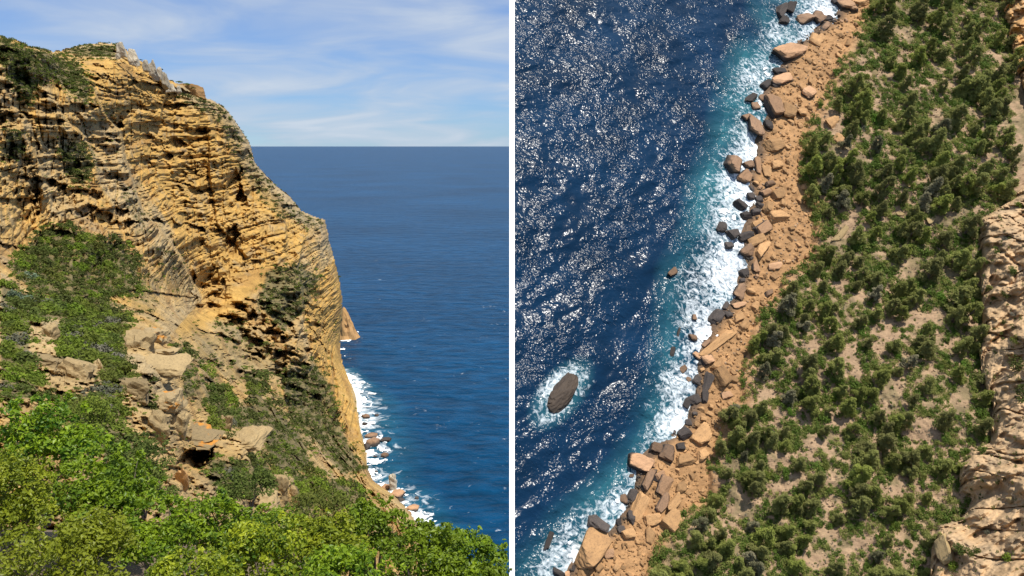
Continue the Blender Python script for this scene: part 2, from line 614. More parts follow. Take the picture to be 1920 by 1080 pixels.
def leaves(points, normals, size, r, aspect=0.55, jit=0.7, tint=None):
    """one folded four-cornered leaf at each point -> V, F(quads), tint"""
    n = len(points)
    N = normals + r.normal(size=(n, 3)) * jit
    N /= np.linalg.norm(N, axis=1)[:, None] + 1e-9
    A = r.normal(size=(n, 3)); A -= (A * N).sum(1)[:, None] * N
    A /= np.linalg.norm(A, axis=1)[:, None] + 1e-9
    B = np.cross(N, A)
    s = np.broadcast_to(size, (n, 1)) * r.uniform(0.6, 1.35, n)[:, None]
    V = np.stack([points - A * s, points + B * s * aspect + N * s * 0.18,
                  points + A * s, points - B * s * aspect + N * s * 0.18], 1).reshape(-1, 3)
    F = np.arange(4 * n).reshape(n, 4)
    t = r.uniform(0, 1, n) if tint is None else tint
    return V, F, np.repeat(t, 4)


def crown_points(r, n, lobes, shell=0.35):
    """points with outward normals in a union of lobes (cx,cy,cz,rx,ry,rz)"""
    L = np.array(lobes)
    w = L[:, 3] * L[:, 4] + L[:, 3] * L[:, 5]
    k = r.choice(len(L), n, p=w / w.sum())
    d = r.normal(size=(n, 3)); d /= np.linalg.norm(d, axis=1)[:, None]
    d[:, 2] = np.where(d[:, 2] < -0.35, -d[:, 2] * 0.5, d[:, 2])
    rad = 1 - shell * r.uniform(0, 1, n) ** 1.6
    P = L[k, :3] + d * L[k, 3:] * rad[:, None]
    return P, d, k


def shrub_variant(seed, n=420, leaf=0.085, nl=9, tall=0.8):
    r = np.random.default_rng(seed)
    lobes = []
    for i in range(nl):
        a = r.uniform(0, 6.283); q = math.sqrt(r.uniform(0, 1)) * 0.62
        s = r.uniform(0.26, 0.46)
        lobes.append((math.cos(a) * q, math.sin(a) * q, r.uniform(0.15, 0.55) * tall * (1.2 - q), s, s, s * r.uniform(0.7, 1.0)))
    P, d, k = crown_points(r, n, lobes, 0.4)
    lt = r.uniform(0, 1, nl)[k] * 0.55 + r.uniform(0, 0.45, n)
    V, F, t = leaves(P, d + np.array([0, 0, 0.3]), leaf, r, 0.6, 0.6, lt)
    return V, F, t


SHRUBV = [shrub_variant(300 + k, 520, 0.085, 7 + k % 4) for k in range(7)]
shrub_cache = {}


def shrub_mesh(var, mat):
    key = (var, mat.name)
    if key not in shrub_cache:
        V, F, t = SHRUBV[var]
        shrub_cache[key] = mesh_np('shrub', V, F, mat, attrs={'tint': t})
    return shrub_cache[key]


def tube_np(pts, radii, seg=6):
    pts = np.array(pts, float); V = []; F = []
    for i, p in enumerate(pts):
        d = pts[min(i + 1, len(pts) - 1)] - pts[max(i - 1, 0)]; d /= np.linalg.norm(d) + 1e-9
        a = np.cross(d, [0.3, 0.9, 0.2]); a /= np.linalg.norm(a) + 1e-9; b = np.cross(d, a)
        for j in range(seg):
            th = 6.28318 * j / seg
            V.append(p + radii[i] * (math.cos(th) * a + math.sin(th) * b))
    for i in range(len(pts) - 1):
        for j in range(seg):
            k = (j + 1) % seg
            F.append((i * seg + j, i * seg + k, (i + 1) * seg + k, (i + 1) * seg + j))
    return np.array(V), np.array(F)


def join_np(parts):
    Vs, Fs, o = [], [], 0
    for V, F in parts:
        Vs.append(V); Fs.append(F + o); o += len(V)
    return np.concatenate(Vs), np.concatenate(Fs)


def pine_variant(seed):
    """unit height pine: crown of upswept needle tufts, trunk with limbs"""
    r = np.random.default_rng(seed)
    parts = []
    lean = r.normal(0, 0.05, 2)
    tp = [(lean[0] * z * z + 0.02 * math.sin(5 * z + seed), lean[1] * z * z, z) for z in np.linspace(0, 0.95, 7)]
    parts.append(tube_np(tp, np.linspace(0.035, 0.008, 7), 6))
    lobes = []
    NL = 30
    for i in range(NL):
        z = 0.16 + 0.82 * (i / (NL - 1)) ** 0.9
        w = 0.34 * (1.06 - z) ** 0.7 * math.sqrt(r.uniform(0.08, 1.15))
        a = r.uniform(0, 6.283)
        c = np.array([lean[0] * z * z + math.cos(a) * w, lean[1] * z * z + math.sin(a) * w, z])
        s = r.uniform(0.085, 0.14) * (1.3 - 0.65 * z)
        lobes.append((*c, s, s, s * 1.25))
        if i % 2 == 0:
            parts.append(tube_np([(lean[0] * z * z, lean[1] * z * z, z - 0.12), (c[0] * 0.6, c[1] * 0.6, z - 0.05), c], [0.012, 0.008, 0.003], 4))
    n = 2600
    P, d, k = crown_points(r, n, lobes, 0.8)
    lt = np.clip(r.uniform(0, 1, NL)[k] * 0.45 + r.uniform(0, 0.45, n) + 0.12 * P[:, 2], 0, 1)
    Nn = d * 0.55 + np.array([0, 0, 0.5]) + r.normal(size=(n, 3)) * 0.45; Nn /= np.linalg.norm(Nn, axis=1)[:, None]
    A = d * 0.6 + np.array([0, 0, 0.9]) + r.normal(size=(n, 3)) * 0.5; A -= (A * Nn).sum(1)[:, None] * Nn
    A /= np.linalg.norm(A, axis=1)[:, None] + 1e-9
    B = np.cross(Nn, A)
    s = 0.046 * r.uniform(0.6, 1.3, n)[:, None]
    V = np.stack([P - A * s, P + B * s * 0.33, P + A * s, P - B * s * 0.33], 1).reshape(-1, 3)
    F = np.arange(4 * n).reshape(n, 4)
    tv, tf = join_np(parts)
    return (V, F, np.repeat(lt, 4)), (tv, tf)


M_pineg = mat_leaf('grey_pine_needles', (0.16, 0.145, 0.085), (0.27, 0.245, 0.15), (0.18, 0.18, 0.09), 0.8, 0.08, 0.3, 0.25)
M_piney = mat_leaf('light_pine_needles', (0.15, 0.19, 0.035), (0.33, 0.36, 0.09), (0.28, 0.29, 0.09), 0.8, 0.04, 0.48, 0.22)
PINES = []
for k in range(7):
    (V, F, t), (tv, tf) = pine_variant(500 + k)
    tm = mesh_np('trunk', tv, tf, M_bark, smooth=True)
    for mm in (M_pine, M_pine, M_piney, M_pineg):
        PINES.append((mesh_np('crown', V, F, mm, attrs={'tint': t}), tm))

# labels that single a thing out by the landmark it stands nearest to
ORD = ['nearest', 'second nearest', 'third nearest', 'fourth nearest', 'fifth nearest', 'sixth nearest', 'seventh nearest',
       'eighth nearest', 'ninth nearest', 'tenth nearest', 'eleventh nearest', 'twelfth nearest', 'thirteenth nearest',
       'fourteenth nearest', 'fifteenth nearest', 'sixteenth nearest', 'seventeenth nearest', 'eighteenth nearest',
       'nineteenth nearest', 'twentieth nearest']
DIRS = ['right of', 'up and right of', 'above', 'up and left of', 'left of', 'down and left of', 'below', 'down and right of']


def label_by_landmarks(items, marks, noun):
    """items: list of (obj, px, py); marks: list of (text, px, py)"""
    bins = {}
    for o, x, y in items:
        k = min(range(len(marks)), key=lambda i: (marks[i][1] - x) ** 2 + (marks[i][2] - y) ** 2)
        dx, dy = x - marks[k][1], marks[k][2] - y
        s = int(round(math.atan2(dy, dx) / (math.pi / 4))) % 8
        bins.setdefault((k, s, noun(o)), []).append((math.hypot(dx, dy), o))
    for (k, s, nn), lst in bins.items():
        lst.sort(key=lambda t: t[0])
        for r, (d, o) in enumerate(lst):
            txt = '%s %s %s' % (nn, DIRS[s], marks[k][0])
            if len(lst) > 1:
                txt += ', ' + (ORD[r].replace('nearest', 'closest') if r < len(ORD) else 'farthest')
            o['label'] = txt


# ================================================================== LEFT: headland above the open sea
# open sea to the horizon
seaV = np.array([(-160000, -3000, 0), (160000, -3000, 0), (160000, 160000, 0), (-160000, 160000, 0)], float)
sea_me = mesh_np('sea', seaV, np.array([[0, 1, 2, 3]]), M_sea, attrs={'shallow': np.zeros(4)})
tag(link('sea', sea_me), kind='structure')

SIL = [(-80, 40), (0, 68), (30, 75), (60, 88), (100, 97), (115, 95), (150, 85), (200, 79), (222, 82), (240, 96), (262, 112), (290, 132),
       (310, 148), (345, 160), (368, 178), (400, 188), (425, 205), (440, 225), (450, 240), (465, 262), (472, 280), (478, 305),
       (500, 330), (520, 350), (545, 370), (565, 395), (590, 405), (610, 412), (617, 450), (628, 490), (635, 520), (641, 555),
       (642, 580), (640, 610), (637, 645), (641, 680), (655, 710), (668, 740), (676, 780), (683, 820), (687, 850), (690, 880),
       (700, 902), (735, 925), (760, 950), (782, 980), (800, 1010), (815, 1110)]
CLIFF_POLY = SIL + [(-80, 1110)]
ctrl = [(-60, 40, 430), (0, 68, 450), (100, 97, 560), (115, 95, 800), (222, 82, 880), (290, 132, 930), (368, 178, 1010), (440, 225, 1100),
        (475, 300, 1160), (545, 370, 1220), (612, 415, 1290), (628, 490, 1280), (640, 555, 1270), (640, 600, 1272),
        (637, 645, 1290), (655, 710, 1093), (668, 740, 1022), (687, 850, 815), (700, 902, 742), (735, 925, 712), (782, 980, 655), (815, 1110, 560),
        (560, 480, 1080), (500, 520, 960), (420, 420, 950), (400, 300, 990), (300, 220, 900), (330, 330, 890), (440, 560, 850), (370, 590, 760),
        (560, 560, 1010), (600, 650, 1020), (600, 740, 900), (620, 830, 800), (520, 650, 830), (450, 680, 680), (540, 780, 690),
        (240, 150, 800), (190, 130, 720), (150, 160, 620), (170, 250, 640), (200, 330, 640), (110, 220, 540), (60, 180, 480), (20, 150, 430), (-40, 150, 400),
        (0, 260, 400), (80, 330, 480), (0, 400, 360), (100, 400, 470), (220, 400, 600), (290, 460, 650), (300, 540, 600),
        (60, 470, 380), (150, 470, 440), (230, 520, 480), (20, 540, 240), (120, 560, 300), (220, 600, 300), (310, 600, 420),
        (0, 620, 150), (90, 640, 150), (180, 660, 170), (270, 650, 190), (340, 680, 260), (400, 760, 300), (-60, 740, 70),
        (60, 740, 95), (160, 740, 110), (260, 760, 130), (330, 790, 150), (370, 850, 165), (460, 830, 230), (560, 880, 420), (640, 900, 620),
        (60, 850, 60), (200, 860, 80), (300, 900, 95), (420, 930, 140), (520, 930, 220), (600, 960, 380), (680, 960, 560), (700, 1060, 480),
        (-60, 1000, 45), (150, 1000, 55), (350, 1050, 85), (550, 1080, 200)]
tps_cliff = TPS([c[:2] for c in ctrl], [math.log(c[2]) for c in ctrl], 0.0015)

STEP = 2.0
gx = np.arange(-78, 822, STEP); gy = np.arange(60, 1104, STEP)
GX, GY = np.meshgrid(gx, gy)
GT = np.exp(tps_cliff(GX, GY))
GT = np.clip(GT, 35, 1400)
# never below the water
sd = sea_depth(GX, np.maximum(GY, 285.0))
GT = np.minimum(GT, sd + 6)

# spurs: buttress edges that stand in front of the wall behind them
SPURS = [([(150, 100), (178, 165), (200, 215), (228, 245), (238, 300), (268, 392), (312, 440), (345, 485), (380, 560), (345, 600)], 55, 5.0, 150),
         ([(60, 130), (75, 150), (112, 195), (124, 220), (165, 255), (182, 300), (190, 345), (238, 420), (262, 470)], 38, 7.0, 90),
         ([(-10, 110), (8, 150), (28, 200), (52, 215), (48, 250), (75, 300), (100, 370), (92, 452)], 28, 7.0, 80),
         ([(240, 230), (300, 225), (312, 150)], -26, 3.0, 70),
         ([(395, 200), (392, 300), (410, 420), (465, 480), (540, 500)], -16, 6.0, 70),
         ([(520, 360), (540, 420), (538, 480)], 22, 4.0, 50),
         ([(240, 600), (330, 640), (345, 700), (405, 745), (430, 800), (492, 822), (500, 850), (560, 900)], 45, 3.0, 120),
         ([(585, 400), (560, 500), (575, 600), (560, 640), (640, 770), (690, 880)], 28, 3.0, 70)]
for pts, amp, soft, reach in SPURS:
    d, s = dist_line(GX, GY, pts)
    near = (GT / 700.0)
    wob = 9 * (fbm(np.stack([GX / 26, GY / 26, GX * 0 + amp], -1), 3, 19) - .5)
    d2, s2 = dist_line(GX + wob, GY + wob * 0.6, pts)
    u = line_param(GX, GY, pts)
    endf = sstep(0, 0.3, u) * sstep(1, 0.7, u)
    GT = GT - amp * near * endf * np.where(s2 > 0, 1, 0) * np.exp(-d2 / reach) * sstep(0, soft, d2)
# recesses, caves and bulges: (px, py, rx, ry, angle, depth fraction)
DENTS = [(300, 168, 58, 12, -8, .030), (270, 205, 70, 9, 4, .020), (205, 405, 42, 15, 8, .040), (225, 425, 28, 10, 10, .035), (440, 350, 13, 38, -12, .030),
         (452, 380, 12, 22, -30, .030), (436, 455, 12, 24, 0, .026), (330, 425, 60, 9, -12, .028), (130, 205, 45, 9, 5, .03), (190, 235, 40, 10, -3, .03),
         (185, 265, 35, 6, 0, .03), (25, 215, 40, 7, -5, .035), (90, 345, 55, 9, -12, .035), (30, 380, 35, 9, 0, .03), (110, 440, 40, 7, -10, .03),
         (20, 470, 40, 8, -10, .03), (545, 390, 16, 7, 0, .02), (368, 862, 36, 20, 12, .22), (300, 645, 26, 8, 0, .04), (538, 615, 11, 14, 30, .03),
         (548, 636, 14, 7, 20, .03), (585, 610, 16, 8, -20, .022), (590, 640, 14, 6, 20, .018), (480, 665, 10, 7, 0, .03), (432, 680, 8, 6, 0, .035),
         (360, 540, 7, 26, 0, .025), (420, 540, 5, 25, 0, .02), (620, 480, 8, 22, 0, .02), (566, 685, 18, 6, -10, .03), (500, 345, 10, 12, 0, .02),
         (330, 270, 22, 12, 0, .02), (310, 300, 14, 10, 0, .02), (380, 250, 12, 14, 0, .02), (465, 300, 12, 16, 0, .02), (350, 350, 30, 7, -20, .018),
         (475, 790, 10, 14, 0, .05), (440, 760, 8, 14, 0, .05), (590, 930, 14, 10, 0, .05)]
for cx, cy, rx, ry, an, dep in DENTS:
    a = math.radians(an)
    u = ((GX - cx) * math.cos(a) - (GY - cy) * math.sin(a)) / rx; v = ((GX - cx) * math.sin(a) + (GY - cy) * math.cos(a)) / ry
    u = u + 1.3 * (fbm(np.stack([GX / 16, GY / 11, GX * 0 + cx], -1), 3, 23) - .5); v = v + 1.5 * (fbm(np.stack([GX / 14, GY / 14, GX * 0 + cy], -1), 3, 29) - .5)
    q = u * u + v * v
    roof = np.where(v < 0, sstep(1.15, 0.85, q), np.clip(1.1 - q, 0, 1))
    GT = GT * (1 + dep * roof)
dsil, _ = dist_line(GX, GY, SIL)
BASE = at_depth(GX, GY, GT)
# bedding: layers with random set-back, broken along their length, at two sizes for far and near rock
W = BASE.copy()
warp = (fbm(BASE / 120.0, 3, 3) - 0.5)
zz = BASE[..., 2] + warp * 12 + 2 * (fbm(BASE / 60.0, 2, 31) - .5)
hor = BASE[..., 1] * 0.8 + BASE[..., 0] * 0.6


def beds(T, lng, seed, sh):
    Q = np.stack([hor / lng + 3 * warp, BASE[..., 0] / (lng * 1.3), zz / T], -1)
    return vnoise(Q, seed, sh) - 0.5


far = sstep(170, 420, GT)
amp_mask = 0.35 + 0.9 * fbm(BASE / 90.0, 3, 41)
PXN = np.stack([GX, GY, GX * 0], -1)
crk = sstep(0.045, 0.0, np.abs(fbm(np.stack([GX / 150, GX * 0 + 2, zz / 6], -1), 3, 111) - .5)); vjt = sstep(0.03, 0.0, np.abs(fbm(np.stack([GX / 16, GX * 0 + 7, GY / 110], -1), 3, 117) - .5))
pock = sstep(0.60, 0.68, fbm(np.stack([GX / 17, GX * 0, zz / 5.0], -1), 3, 91, 0.55)); pock2 = sstep(0.60, 0.68, fbm(np.stack([GX / 34, GX * 0, zz / 9.0], -1), 3, 93, 0.5))
disp = far * (beds(17, 260, 5, (1, 1, 5)) * 24 + beds(8, 150, 7, (1.6, 1, 5)) * 18 + beds(4, 80, 9, (2, 1, 5)) * 12 + (fbm(PXN / np.array([9., 6., 1.]), 3, 15, .6) - .5) * 9 + (fbm(BASE / 50., 3, 16) - .5) * 22 + pock * 10 + pock2 * 13
              + (vnoise(np.stack([GX / 7.0, GX * 0, zz / 2.3], -1), 97, (3, 1, 4)) - .5) * 9 + crk * 8 + vjt * 8)
near = 1 - far
pbl = vnoise(np.stack([GX / 24 + 3 * warp, GX * 0, (GY - 0.25 * GX) / 13 + 5 * warp], -1), 25, (2.5, 1, 4)) - .5
pbs = vnoise(np.stack([GX / 9, GX * 0 + 4, (GY - 0.2 * GX) / 5.5 + 5 * warp], -1), 27, (2, 1, 3)) - .5
pfb = fbm(PXN / np.array([7., 5., 1.]), 4, 35, .6) - .5
ppk = sstep(0.60, 0.68, fbm(PXN / np.array([14., 8., 1.]), 3, 95))
midw = np.maximum(near, sstep(540, 660, GY + 0.1 * GX) * sstep(650, 520, GX))
disp = disp * (1 - midw) + midw * GT * (pbl * 0.075 + pbs * 0.035 + pfb * 0.035 + ppk * 0.03 + (fbm(PXN / 60., 2, 36) - .5) * 0.05)
# smooth scree apron below the wall
d_ap, _ = dist_line(GX, GY, [(505, 500), (455, 550), (400, 590), (350, 612)])
apron = np.exp(-(d_ap / 17.0) ** 2)
disp = disp * amp_mask * (1 - 0.8 * apron) * (0.5 + 0.5 * sstep(0, 12, dsil))
GT2 = GT + disp + 55 * np.exp(-dsil / 5.0) * far
GT2 = np.minimum(GT2, sd + 6)
CL = at_depth(GX, GY, GT2)

# rock colours: ochre heart of the wall, pale weathered skin on the spurs, brown iron bands, soil under the scrub
OCH = [(150, 112), (300, 110), (420, 200), (480, 320), (540, 400), (580, 430), (560, 490), (490, 540), (400, 600), (330, 600), (330, 440), (240, 300), (160, 160)]
LOWO = [(560, 560), (640, 470), (640, 640), (690, 880), (640, 800), (590, 680)]
n_a = fbm(BASE / 40.0, 4, 51); n_b = fbm(BASE / 9.0, 4, 61); n_c = fbm(np.stack([BASE[..., 0] / 60, BASE[..., 1] / 60, zz / 7], -1), 3, 71)
och = np.clip(in_poly(GX, GY, OCH) * 0.75 + in_poly(GX, GY, LOWO) * 0.7 + apron * 0.9 + (n_a - .42) * 2.2 + 0.38 + 0.8 * np.exp(-(((GX - 362) / 45) ** 2 + ((GY - 865) / 45) ** 2)), 0, 1)
d_sp, s_sp = dist_line(GX, GY, SPURS[0][0])
pale = np.exp(-((d_sp - 14) / 26.0) ** 2) * (s_sp > 0) * (GY > 230) * 0.6 + 0.22 * sstep(520, 640, GY + 0.12 * GX) * (1 - in_poly(GX, GY, LOWO)) * (1 - apron)
pale = np.clip(pale * (0.45 + 1.1 * n_b), 0, 1)
C_o = np.array([0.49, 0.295, 0.082]); C_b = np.array([0.29, 0.155, 0.05]); C_p = np.array([0.43, 0.315, 0.16]); C_g = np.array([0.33, 0.265, 0.165])
colr = C_p[None, None] * (1 - och[..., None]) + C_o * och[..., None]
colr = colr * (1 - pale[..., None]) + (C_p * 0.6 + C_g * 0.4) * pale[..., None]
bband = sstep(0.56, 0.68, n_c)[..., None] * 0.55
colr = colr * (1 - bband) + C_b * bband
gsp = sstep(0.58, 0.66, n_b)[..., None] * (0.5 - 0.3 * sstep(520, 620, GY)[..., None]) * (1 - apron[..., None])
colr = colr * (1 - gsp) + C_g * 0.85 * gsp
edge = (sstep(40, 8, dsil) * (GY < 470) * (GX > 330))[..., None] * 0.6
colr = colr * (1 - edge) + C_g * edge

VEG = [  # polygon, spacing px, size px, material list, dense?
    ([(0, 70), (60, 90), (100, 100), (140, 118), (172, 150), (168, 190), (130, 178), (110, 150), (78, 150), (55, 192), (28, 168), (8, 118), (-20, 80)], 6.5, 10, 'shrub'),
    ([(115, 97), (150, 88), (200, 82), (222, 86), (214, 106), (150, 108)], 5.5, 8, 'shrubd'),
    ([(108, 272), (160, 270), (178, 310), (160, 352), (130, 340)], 8, 11, 'shrubd'),
    ([(84, 428), (130, 424), (178, 450), (226, 455), (258, 488), (258, 545), (205, 560), (245, 605), (215, 640), (150, 585), (30, 525), (24, 488)], 12, 19, 'shrub'),
    ([(366, 186), (422, 212), (444, 245), (464, 292), (534, 374), (604, 418), (600, 434), (515, 405), (450, 325), (415, 240), (370, 203)], 11, 8, 'shrubd'),
    ([(500, 505), (560, 495), (602, 520), (572, 585), (530, 622), (480, 572)], 11, 11, 'shrubd'),
    ([(396, 600), (440, 590), (470, 640), (430, 660)], 13, 10, 'shrubd'),
    ([(520, 700), (590, 678), (622, 720), (640, 800), (684, 885), (640, 890), (590, 830), (545, 790)], 10, 12, 'shrubd'),
    ([(505, 740), (535, 735), (590, 830), (575, 840), (530, 790)], 12, 11, 'shrubd'),
    ([(0, 530), (120, 575), (225, 612), (240, 640), (215, 680), (180, 670), (120, 660), (115, 600), (60, 600), (55, 690), (70, 720), (90, 750), (0, 750)], 19, 31, 'shrub'),
    ([(110, 600), (215, 640), (235, 700), (175, 680), (165, 690), (110, 680)], 18, 24, 'shrub'),
    ([(195, 660), (225, 665), (250, 720), (215, 735), (185, 720)], 18, 26, 'shrub'),
    ([(100, 740), (165, 735), (220, 730), (235, 790), (270, 860), (330, 950), (230, 890), (140, 810)], 22, 32, 'shrub'),
    ([(320, 640), (350, 650), (355, 720), (330, 700)], 15, 16, 'shrubd'),
    ([(380, 725), (425, 730), (430, 800), (395, 810)], 17, 25, 'shrub'),
    ([(345, 700), (372, 715), (366, 740), (335, 760)], 15, 18, 'shrubd'),
    ([(455, 700), (490, 690), (495, 760), (465, 760)], 15, 20, 'shrubd'),
    ([(255, 720), (280, 715), (290, 770), (262, 768)], 14, 17, 'shrub'),
    ([(430, 765), (500, 750), (560, 800), (590, 880), (520, 890), (490, 820), (440, 805)], 14, 17, 'shrubd'),
    ([(385, 850), (440, 870), (500, 850), (525, 930), (440, 925), (390, 910)], 16, 24, 'shrubd'),
    ([(545, 885), (600, 890), (690, 920), (690, 960), (620, 930), (560, 960)], 16, 22, 'shrub'),
    ([(20, 560), (230, 640), (240, 600), (120, 560)], 19, 28, 'shrub'),
    ([(110, 610), (230, 650), (215, 690), (150, 680), (112, 672)], 19, 27, 'shrub'),
    ([(335, 640), (400, 700), (450, 760), (430, 830), (400, 790), (350, 720)], 22, 20, 'shrubd'),
    ([(200, 640), (250, 690), (230, 720), (195, 700)], 16, 20, 'shrub'),
    ([(10, 240), (45, 250), (45, 300), (0, 300)], 10, 11, 'shrubd'),
    ([(280, 455), (330, 470), (370, 540), (330, 560), (290, 500)], 17, 8, 'shrubd'),
    ([(225, 350), (260, 370), (275, 430), (245, 410)], 12, 8, 'shrubd'),
    ([(185, 195), (215, 200), (225, 240), (195, 220)], 12, 7, 'shrub'),
    ([(245, 480), (300, 520), (290, 600), (245, 590)], 18, 10, 'shrubd'),
    ([(350, 600), (430, 640), (520, 640), (560, 700), (450, 720), (380, 690)], 24, 10, 'shrubd'),
]
soil = np.zeros(GX.shape)
for poly, sp, sz, _ in VEG:
    d, _s = dist_line(GX, GY, poly, True)
    soil = np.maximum(soil, np.where(in_poly(GX, GY, poly), sstep(0, 6, d) * (1.0 if sz / sp > 0.95 else 0.35), 0))
soil = soil * sstep(0.22, 0.42, n_b + 0.1)
C_s = np.array([0.13, 0.115, 0.05])
colr = colr * (1 - 0.8 * soil[..., None]) + C_s * 0.8 * soil[..., None]

cellx = 0.5 * (GX[:-1, :-1] + GX[1:, 1:]); celly = 0.5 * (GY[:-1, :-1] + GY[1:, 1:])
jx = (vnoise(np.stack([cellx / 5, celly / 5, celly * 0], -1), 77) - .5) * 5
keep = in_poly(cellx + jx * 0.6, celly + jx, CLIFF_POLY)
cl_me = grid_mesh('cliff', GX, GY, CL, keep, M_cliff, colr, False)
tag(link('cliff', cl_me), kind='structure')


def cliff_at(x, y):
    i = np.clip((np.asarray(y) - gy[0]) / STEP, 0, len(gy) - 1.01); j = np.clip((np.asarray(x) - gx[0]) / STEP, 0, len(gx) - 1.01)
    t = GT2[np.round(i).astype(int), np.round(j).astype(int)]
    return at_depth(np.asarray(x, float), np.asarray(y, float), t)


# scrub on the headland
Z = np.array([0, 0, 1.0])
HOLES = [(60, 605, 112, 690), (78, 682, 170, 745), (215, 605, 250, 665), (345, 830, 400, 890)]
left_shrubs = []; extra = []
MATS = {'shrub': [M_shrub, M_shrub, M_shrubd], 'shrubd': [M_shrubd, M_shrubd, M_shrub]}
cand = []
for poly, sp, sz, kind in VEG:
    xs = [p[0] for p in poly]; ys = [p[1] for p in poly]
    n = int((max(xs) - min(xs)) * (max(ys) - min(ys)) / (sp * sp) * 3)
    qx = rng.uniform(min(xs), max(xs), n); qy = rng.uniform(min(ys), max(ys), n)
    ok = in_poly(qx, qy, poly)
    acc = []
    for x, y in zip(qx[ok], qy[ok]):
        if any(a[0] <= x <= a[2] and a[1] <= y <= a[3] for a in HOLES):
            continue
        if all((x - a) ** 2 + (y - b) ** 2 > (sp * 0.86) ** 2 for a, b in acc):
            acc.append((x, y)); cand.append((x, y, sz * rng.uniform(0.65, 1.3), kind))
# lone dark shrubs clinging to the faces
for x, y, s in [(446, 262, 7), (468, 296, 9), (474, 312, 9), (488, 340, 12), (492, 357, 11), (600, 420, 8),
                (582, 412, 8), (545, 405, 12), (530, 400, 10), (560, 415, 10), (405, 598, 9), (412, 612, 10), (450, 575, 9), (590, 555, 10), (545, 585, 10), (448, 570, 8),
                (585, 700, 12), (600, 720, 12), (612, 690, 11), (350, 370, 5), (360, 400, 5), (150, 400, 6), (70, 395, 6), (35, 415, 9), (340, 480, 8), (320, 478, 8), (472, 590, 9), (446, 605, 10), (635, 520, 6),
                (345, 182, 13), (358, 185, 12), (372, 190, 14), (385, 194, 13), (398, 199, 13), (410, 207, 12), (420, 214, 11), (430, 226, 10), (350, 194, 10), (395, 212, 11), (412, 224, 9), (440, 243, 9),
                (380, 206, 10), (366, 200, 9), (330, 184, 8), (452, 262, 8), (436, 250, 8), (425, 240, 9), (447, 276, 9)]:
    cand.append((x, y, s, 'shrubd'))
cand.sort(key=lambda c: -c[2])
for i, (x, y, s, kind) in enumerate(cand):
    P = cliff_at(x, y); k = ppm(P); R = s / k
    if i < 185:
        m = random.choice(MATS[kind])
        if R < 5 and y > 520 and rng.uniform() < 0.18:
            m = M_grey
        if (x, y) and 20 < x < 60 and 520 < y < 570:
            m = M_silver
        v = int(rng.integers(0, 7))
        th = rng.uniform(0, 6.28)
        up = Z + rng.normal(size=3) * 0.12 + np.array([0.2, -0.15, 0])
        o = link('shrub', shrub_mesh(v, m), mat4=frame(P - Z * R * 0.15, (math.cos(th), math.sin(th), 0), up, R * rng.uniform(.9, 1.2), R * rng.uniform(.9, 1.2), R * rng.uniform(0.75, 1.25)))
        tag(o, None, 'shrub', 'shrubs growing on the headland')
        o['tone'] = {'shrub_leaves': 'green', 'dark_shrub_leaves': 'dark green', 'grey_dry_shrub': 'dry grey', 'silver_shrub': 'silvery'}[m.name] + (' large' if s > 22 else '')
        left_shrubs.append((o, x, y))
    else:
        extra.append((P, R, kind))
LM = [('the green hilltop', 190, 92), ('the upper left green slope', 50, 120), ('the dark hollow on the left buttress', 140, 305),
      ('the big green terrace', 150, 500), ('the cliff top edge', 420, 215), ('the ridge corner above the open sea', 600, 408), ('the bare orange apron', 455, 545),
      ('the scrubby bay below the orange wall', 550, 560), ('the dark gully above the surf', 600, 760), ('the lower gully end', 660, 890), ('the lichen-stained block', 285, 635),
      ('the pale rounded outcrop', 130, 705), ('the small cave', 368, 860), ('the grey flat slab', 455, 830), ('the pillar-like pale outcrop', 85, 630),
      ('the cracked pale block', 310, 770), ('the grey spur crossing the wall', 260, 420), ('the bottom rock step', 540, 920), ('the left picture edge', 10, 640)]
label_by_landmarks(left_shrubs, LM, lambda o: o['tone'] + ' shrub')
for o, _, _ in left_shrubs:
    del o['tone']


def merge_shrubs(name, items, mats, label, lo=120, leaf=0.13):
    """items: (P, R, up) -> one stuff mesh"""
    Vs, Fs, ts, off = [], [], [], 0
    for P, R, up in items:
        v = int(rng.integers(0, 7)); V, F, t = SHRUBV[v]
        nq = len(F); sel = rng.choice(nq, lo, replace=False)
        c = V.reshape(nq, 4, 3)[sel]
        ctr = c.mean(1, keepdims=True)
        c = ctr + (c - ctr) * (leaf / 0.085)
        M = np.array(frame(P, rng.normal(size=3), up, R, R, R * rng.uniform(.7, 1.1)))
        q = c.reshape(-1, 3) @ M[:3, :3].T + M[:3, 3]
        Vs.append(q); Fs.append(np.arange(4 * lo).reshape(lo, 4) + off); off += 4 * lo
        ts.append(np.clip(t.reshape(nq, 4)[sel].ravel() * 0.7 + rng.uniform(0, .3), 0, 1))
    me = mesh_np(name, np.concatenate(Vs), np.concatenate(Fs), mats, attrs={'tint': np.concatenate(ts)})
    return tag(link(name, me), label, kind='stuff')


if extra:
    merge_shrubs('scrub', [(P, R, Z) for P, R, k in extra], M_shrubd, 'small dark scrub tufts dotted over the ochre headland', 110)
